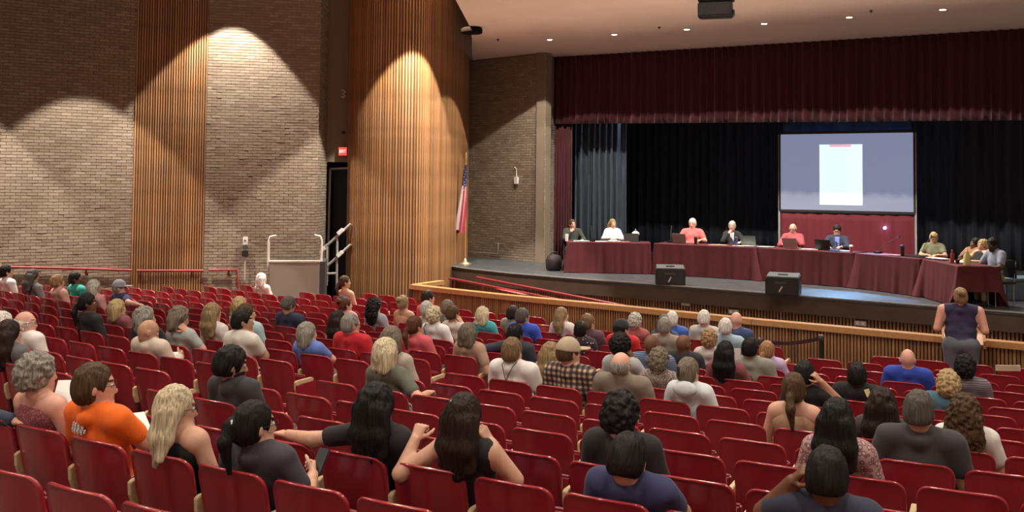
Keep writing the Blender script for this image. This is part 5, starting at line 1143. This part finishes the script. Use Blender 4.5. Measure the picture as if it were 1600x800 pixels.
 D(n=80, at=(1292, 705, 1), hair=('crop', 'black'), skin='brown', top=('tee', (.03, .035, .07)), short='bottom edge boy', label='black haired boy in navy at the bottom edge, left hand at his head', yaw=0, arms=('ear', 'lap'), near=True, nod=10),
 D(n=81, at=(968, 618, 2), hair=('curly', 'black'), skin='light', top=('tee', (.018, .018, .02)), short='curly haired boy', label='boy with thick black curls in a black shirt', yaw=-5, near=True, nod=8, arms=('lap', 'lap')),
 D(n=82, at=(981, 683, 1), hair=('short', 'black'), skin='tan', top=('tee', (.03, .035, .105)), short='boy in navy', label='black haired boy in a navy shirt leaning on his right hand', yaw=5, nod=22, arms=('lap', 'chin'), near=True),
 D(n=83, at=(587, 605, 1), sex='f', hair=('longwavy', 'black'), top=('tee', (.014, .012, .016)), short='wavy black haired woman', label='woman with long wavy black hair in black, left arm along the chair back', yaw=5, arms=('side', 'lap'), near=True),
 D(n=84, at=(724, 620, 1), sex='f', hair=('long', 'darkbrown'), top=('sleeveless', (.014, .013, .014)), short='woman in sleeveless black', label='woman with long dark brown hair in a sleeveless black top, hand at her face', yaw=10, arms=('sidefist', 'cheek'), extras=[('pin',), ('bracelets',)], near=True),
 D(n=85, at=(-55, 560, 0), sex='f', hair=('short', 'brown'), top=('long', (.03, .04, .08)), short='left edge arm', label='person in dark blue cut off by the left edge beside the grey curls', yaw=0, arms=('lap', 'side')),
]
if TEST: AUD = [d for d in AUD if d['n'] in TEST]
OCC = {}; SHORT = {}; PN_ = {}
for d in AUD:
    px, py, r = d['at']; dr = ray(px, py); t = 1.5; tgt = r*ROWP+.10
    lo, hi = 1.5, 40.
    for _ in range(50):
        m_ = (lo+hi)/2
        if rho(dr[0]*m_, m_) < tgt: lo = m_
        else: hi = m_
    X, Y = dr[0]*lo, lo; s = arc_s(X, Y)*(RA-r*ROWP)/(RA-tgt)
    c = sorted((abs(q[2]-s), k) for k, q in SEATS.items() if k[0] == r and k not in OCC)
    if not c: print('NO SEAT', d['n'], r, s); continue
    dist, key = c[0]; p, rz, s0, u, v = SEATS[key]; off = max(-.2, min(.2, s-s0)); OCC[key] = d['n']; SHORT[key] = d['short']
    if dist > .27: print('person', d['n'], 'row', r, 's %.2f seat %.2f' % (s, s0))
    q, rz = seat_pos(r, s0+off); ht = CZ+dr[2]*Y-q.z+.012; h2 = max(1.10, min(1.38, ht))
    if abs(h2-ht) > .01: print('height', d['n'], round(ht, 3))
    kw = {k_: d[k_] for k_ in ('sex', 'skin', 'hair', 'top', 'yaw', 'nod', 'arms', 'lean', 'bulk', 'near', 'extras') if k_ in d}
    kw.setdefault('skin', 'light'); kw['legs'] = [(.05, .06, .10), (.03, .03, .035), (.12, .10, .08), (.08, .11, .16)][d['n'] % 4]
    e = make_person('person', q, rz, h2, label=d['label'], group='people seated in the audience', **kw)
    PN_[d['n']] = e
# things held
def held(name, n, px, py, Y, size, m, label, cat, rot=(0, 0, 0)):
    p = at_y(px, py, Y); e = empty(name, p, 0, label, cat); MB().box((0, 0, 0), size, Matrix.Rotation(rot[2], 3, 'Z') @ Matrix.Rotation(rot[0], 3, 'X')).build('pages', m, e); return e
def near_y(n): return PN_[n].location.y if n in PN_ else 8
held('open_book', 11, 269, 556, near_y(11)+.22, (.06, .045, .01), PAPER, 'small white open book held by the bald man in cream', 'book', (.6, 0, .3)); e = held('clipboard', 11, 272, 572, near_y(11)+.26, (.05, .09, .006), YPAPER, 'yellow clipboard below the white book of the bald man', 'clipboard', (.5, 0, .2))
held('paper_sheet', 16, 212, 660, near_y(16)+.25, (.07, .10, .002), PAPER, 'white paper in the lap of the man in orange', 'paper', (.35, 0, .6)); held('paper_sheet', 15, 102, 612, near_y(15)+.30, (.06, .09, .002), PAPER, 'white paper held up right of the grey curly woman', 'paper', (.7, 0, .2))
held('paper_sheet', 66, 1149, 553, near_y(66)+.30, (.06, .004, .06), PAPER, 'white paper held up by the reading black haired woman', 'paper', (.1, 0, .2))
held('sign_board', 0, 1575, 575, 11.9, (.15, .01, .035), mat('cream card', (.55, .46, .34), .7), 'cream card lying on top of a far right chair back', 'card')
# ---- chairs
NUM = ['no', 'one', 'two', 'three', 'four', 'five', 'six', 'seven', 'eight', 'nine', 'ten', 'eleven', 'twelve', 'thirteen', 'fourteen', 'fifteen', 'sixteen', 'seventeen', 'eighteen', 'nineteen', 'twenty']
def num(n): return NUM[n] if n <= 20 else str(n)
order = sorted(SEATS, key=lambda k: (k not in OCC, SEATS[k][0].y)); LIM = 300 if not TEST else 60
order = [k for k in order if -30 < SEATS[k][3] < 1630 and SEATS[k][4] < 815]; rest_keys = [k for k in SEATS if k not in order[:LIM]]
def has(k): return k in SEATS
def chair(k):
    p, rz, s, u, v = SEATS[k]; r, blk, i = k
    if k in OCC: lb = 'red auditorium chair in which the '+SHORT[k]+' sits'
    else:
        best = None
        for kk in OCC:
            dr_, ds = r-kk[0], round((s-SEATS[kk][2])/SEATD); c_ = abs(dr_)*1.6+abs(ds)
            if best is None or c_ < best[0]: best = (c_, dr_, ds, kk)
        if best is None: best = (0, 0, 1, k); SHORT.setdefault(k, 'x')
        _, dr_, ds, kk = best; w1 = '' if dr_ == 0 else '%s row%s %s' % (num(abs(dr_)), '' if abs(dr_) == 1 else 's', 'ahead of' if dr_ > 0 else 'behind'); w2 = '' if ds == 0 else '%s seat%s %s of' % (num(abs(ds)), '' if abs(ds) == 1 else 's', 'right' if ds > 0 else 'left')
        if w1 and w2: w = w1.replace(' ahead of', ' ahead')+' and '+w2
        else: w = w1 or w2
        lb = 'empty red chair '+w+' the '+SHORT[kk]
        if len(lb.split()) > 16: lb = 'empty chair '+w+' '+SHORT[kk]
    e = empty('auditorium_chair', p, rz, lb, 'chair', 'red chairs in the auditorium rows')
    o = link(bpy.data.objects.new('backrest', ME_BACK), e); o = link(bpy.data.objects.new('seat', ME_SEAT), e); o.location = (0, .16, .41)
    if k not in OCC: o.rotation_euler = (math.radians(80), 0, 0); o.location = (0, .18, .36)
    o = link(bpy.data.objects.new('hinge_bar', ME_HNG), e)
    for x in ((-.26, .26) if not has((r, blk, i+1)) else (-.26,)):
        o = link(bpy.data.objects.new('armrest', ME_ARM), e); o.location.x = x; o = link(bpy.data.objects.new('standard', ME_STD), e); o.location.x = x
    for x in ([.28] if not has((r, blk, i+1)) else [])+([-.28] if not has((r, blk, i-1)) else []):
        o = link(bpy.data.objects.new('end_panel', ME_END), e); o.location.x = x
for k in order[:LIM]: chair(k)
if rest_keys and not TEST:
    V = []; Q = []; mi = []; nb_ = 0
    parts = []
    for me, off, mix in ((ME_BACK, (0, 0, 0), 0), (ME_SEAT, (0, .12, .41), 1), (ME_ARM, (-.26, 0, 0), 2), (ME_STD, (-.26, 0, 0), 3)):
        parts.append(([Vector(v.co)+Vector(off) for v in me.vertices], [tuple(f.vertices) for f in me.polygons], mix))
    for k in rest_keys:
        p, rz, *_ = SEATS[k]; M = Matrix.Translation(p) @ Matrix.Rotation(rz, 4, 'Z')
        for vv, ff, mix in parts:
            b = len(V); V += [tuple(M @ v) for v in vv]; Q += [tuple(i+b for i in f) for f in ff]; mi += [mix]*len(ff)
    me = bpy.data.meshes.new('far_chairs'); me.from_pydata(V, [], Q)
    for m_ in (CHR, CHS, CHA, CHM): me.materials.append(m_)
    me.polygons.foreach_set('material_index', mi); me.polygons.foreach_set('use_smooth', [True]*len(mi)); me.update()
    tag(link(bpy.data.objects.new('far_chairs', me)), 'empty red chairs of the farthest rows below the walls and past the picture sides', 'chairs', kind='stuff')
print('seats', len(SEATS), 'chairs', min(LIM, len(order)), 'rest', len(rest_keys), 'people', len(AUD))
# ================================================================== PEOPLE ON STAGE AND AT THE LECTERN
ME_CS = MB().box((0, .22, .43), (.21, .21, .02)).mesh('seat', BLACKP, bevel=.01); ME_CB = MB().box((0, .02, .68), (.20, .012, .17), Matrix.Rotation(-.12, 3, 'X')).mesh('backrest', BLACKP, bevel=.01)
ME_CL = MB().tube([(0, 0, 0), (0, 0, .42)], .012, 6).mesh('leg', CHROME); ME_CU = MB().tube([(-.17, .03, .42), (-.17, .0, .82)], .01, 6).tube([(.17, .03, .42), (.17, .0, .82)], .01, 6).mesh('back_frame', CHROME)
def stage_person(px, py, tbl, back, face, chair_label, z=STZ, pos=None, **kw):
    if pos is None:
        a, b, n, L, Dp, rz_ = TABLES[tbl]; q, _ = on_table(tbl, px, back); q = Vector((q.x, q.y)); f = -n
        # put the head under the photographed pixel
        X = ray(px, py)[0]*q.y; q.x = X
    else: q = Vector(pos)
    if face is not None: f = Vector(face).normalized()
    rz = math.atan2(-f.x, f.y); base = q-f*.10; ht = CZ+ray(px, py)[2]*q.y-z+.012; h2 = max(1.1, min(1.36, ht))
    if abs(ht-h2) > .02: print('stage height', kw.get('label'), round(ht, 2))
    e = make_person('person', (base.x, base.y, z), rz, h2, group='panel members at the stage tables', **kw)
    c = empty('stacking_chair', (base.x, base.y, z), rz, chair_label, 'chair', 'dark chairs at the stage tables')
    for me in (ME_CS, ME_CB, ME_CU): link(bpy.data.objects.new(me.name.split('.')[0], me), c)
    for x in (-.18, .18):
        for y in (.05, .40): o = link(bpy.data.objects.new('leg', ME_CL), c); o.location = (x, y, 0)
if not TEST or 'S' in TEST:
    stage_person(893, 343.5, 0, 1.02, (.1, -1), 'dark chair under the man in the dark olive shirt', hair=('short', 'brown'), skin='pink', top=('long', (.035, .045, .035)), arms=('tablewide', 'chin'), yaw=-15, label='brown haired man in a dark olive shirt at the leftmost table, hand at mouth', lean=.12)
    stage_person(957, 343, 0, 1.02, (-.05, -1), 'dark chair under the long haired woman on stage', sex='f', hair=('long', 'dirtyblonde'), top=('long', (.62, .66, .70)), arms=('table', 'table'), yaw=-20, label='woman with long blonde hair in a white blouse at the leftmost table')
    stage_person(1082, 342, 1, 1.0, (-.25, -1), 'dark chair under the man in coral', hair=('short', 'white'), skin='pink', top=('polo', (.75, .13, .13)), arms=('tablewide', 'tablewide'), yaw=10, nod=8, label='white haired man in a coral polo shirt at the second table', bulk=1.12)
    stage_person(1144, 346, 1, 1.0, (-.25, -1), 'dark chair under the woman in black', sex='f', hair=('short', 'silver'), skin='pink', top=('jacket', BK), arms=('tablewide', 'chin'), yaw=5, extras=[('shirtfront', (.45, .47, .55))], label='woman with short silver hair in a black jacket at the second table')
    stage_person(1239, 349.5, 2, .98, (-.35, -1), 'dark chair under the man in the red jacket', hair=('fringe', 'grey'), skin='pink', top=('jacket', (.38, .07, .085)), arms=('chin', 'tablewide'), yaw=10, nod=20, extras=[('glasses',)], label='man in a pinkish red jacket bending over a laptop at the middle table')
    stage_person(1308, 352, 2, .98, (-.35, -1), 'dark chair under the man in the navy suit', hair=('short', 'darkbrown'), skin='pink', top=('jacket', (.025, .032, .06)), arms=('table', 'tablewide'), yaw=5, nod=25, extras=[('shirtfront', (.20, .28, .75))], label='man in a navy suit with light blue shirt reading at the middle table')
    stage_person(1459, 364, 3, .95, (-.55, -1), 'dark chair under the woman in olive on stage', sex='f', hair=('short', 'blonde'), top=('tee', (.16, .165, .10)), arms=('table', 'table'), yaw=-5, nod=25, pos=(ray(1459, 364)[0]*19.75, 19.75), label='woman with short blonde hair in an olive shirt at the fourth table')
    stage_person(1526, 372.5, 4, 0, (-1, -.35), 'dark chair farthest along the rightmost table', hair=('crop', 'black'), skin='brown', top=('tee', (.30, .13, .07)), arms=('table', 'chin'), pos=(ray(1526, 372)[0]*19.15, 19.15), yaw=20, label='dark skinned man in a rust shirt farthest along the rightmost table')
    stage_person(1537, 375.5, 4, 0, (-1, -.3), 'dark chair in the middle of the rightmost table side', sex='f', hair=('longwavy', 'blonde'), top=('tank', BK), arms=('table', 'table'), pos=(ray(1537, 375)[0]*18.5, 18.5), yaw=-5, label='blonde woman in black between the two men at the rightmost table')
    stage_person(1552, 372, 4, 0, (-1, -.12), 'dark chair nearest the stage front at the rightmost table', hair=('crop', 'black'), skin='dark', top=('polo', (.26, .31, .42)), legs=(.36, .30, .17), arms=('tablewide', 'tablewide'), pos=(ray(1552, 372)[0]*17.6+.2, 17.6), lean=.28, nod=15, yaw=-15, label='dark skinned man in a light blue polo and khaki trousers at the right', bulk=1.05)
    # woman standing at the lectern
    q = Vector((ray(1501, 451)[0]*12.95, 12.95, -.06)); top = CZ+ray(1501, 451)[2]*12.95+.06
    print('standing height', round(top, 2))
    f = Vector((.41, .91)); make_person('person', q, math.atan2(-f.x, f.y), 1.26, sex='f', skin='pink', hair=('bun', 'dirtyblonde'), top=('sleeveless', (.035, .032, .085)), legs=(.10, .11, .14), arms=('podium', 'podium'), bulk=1.5, stand=top-1.26, label='woman in a navy sleeveless top and grey jeans standing at the lectern', yaw=-8, near=True)
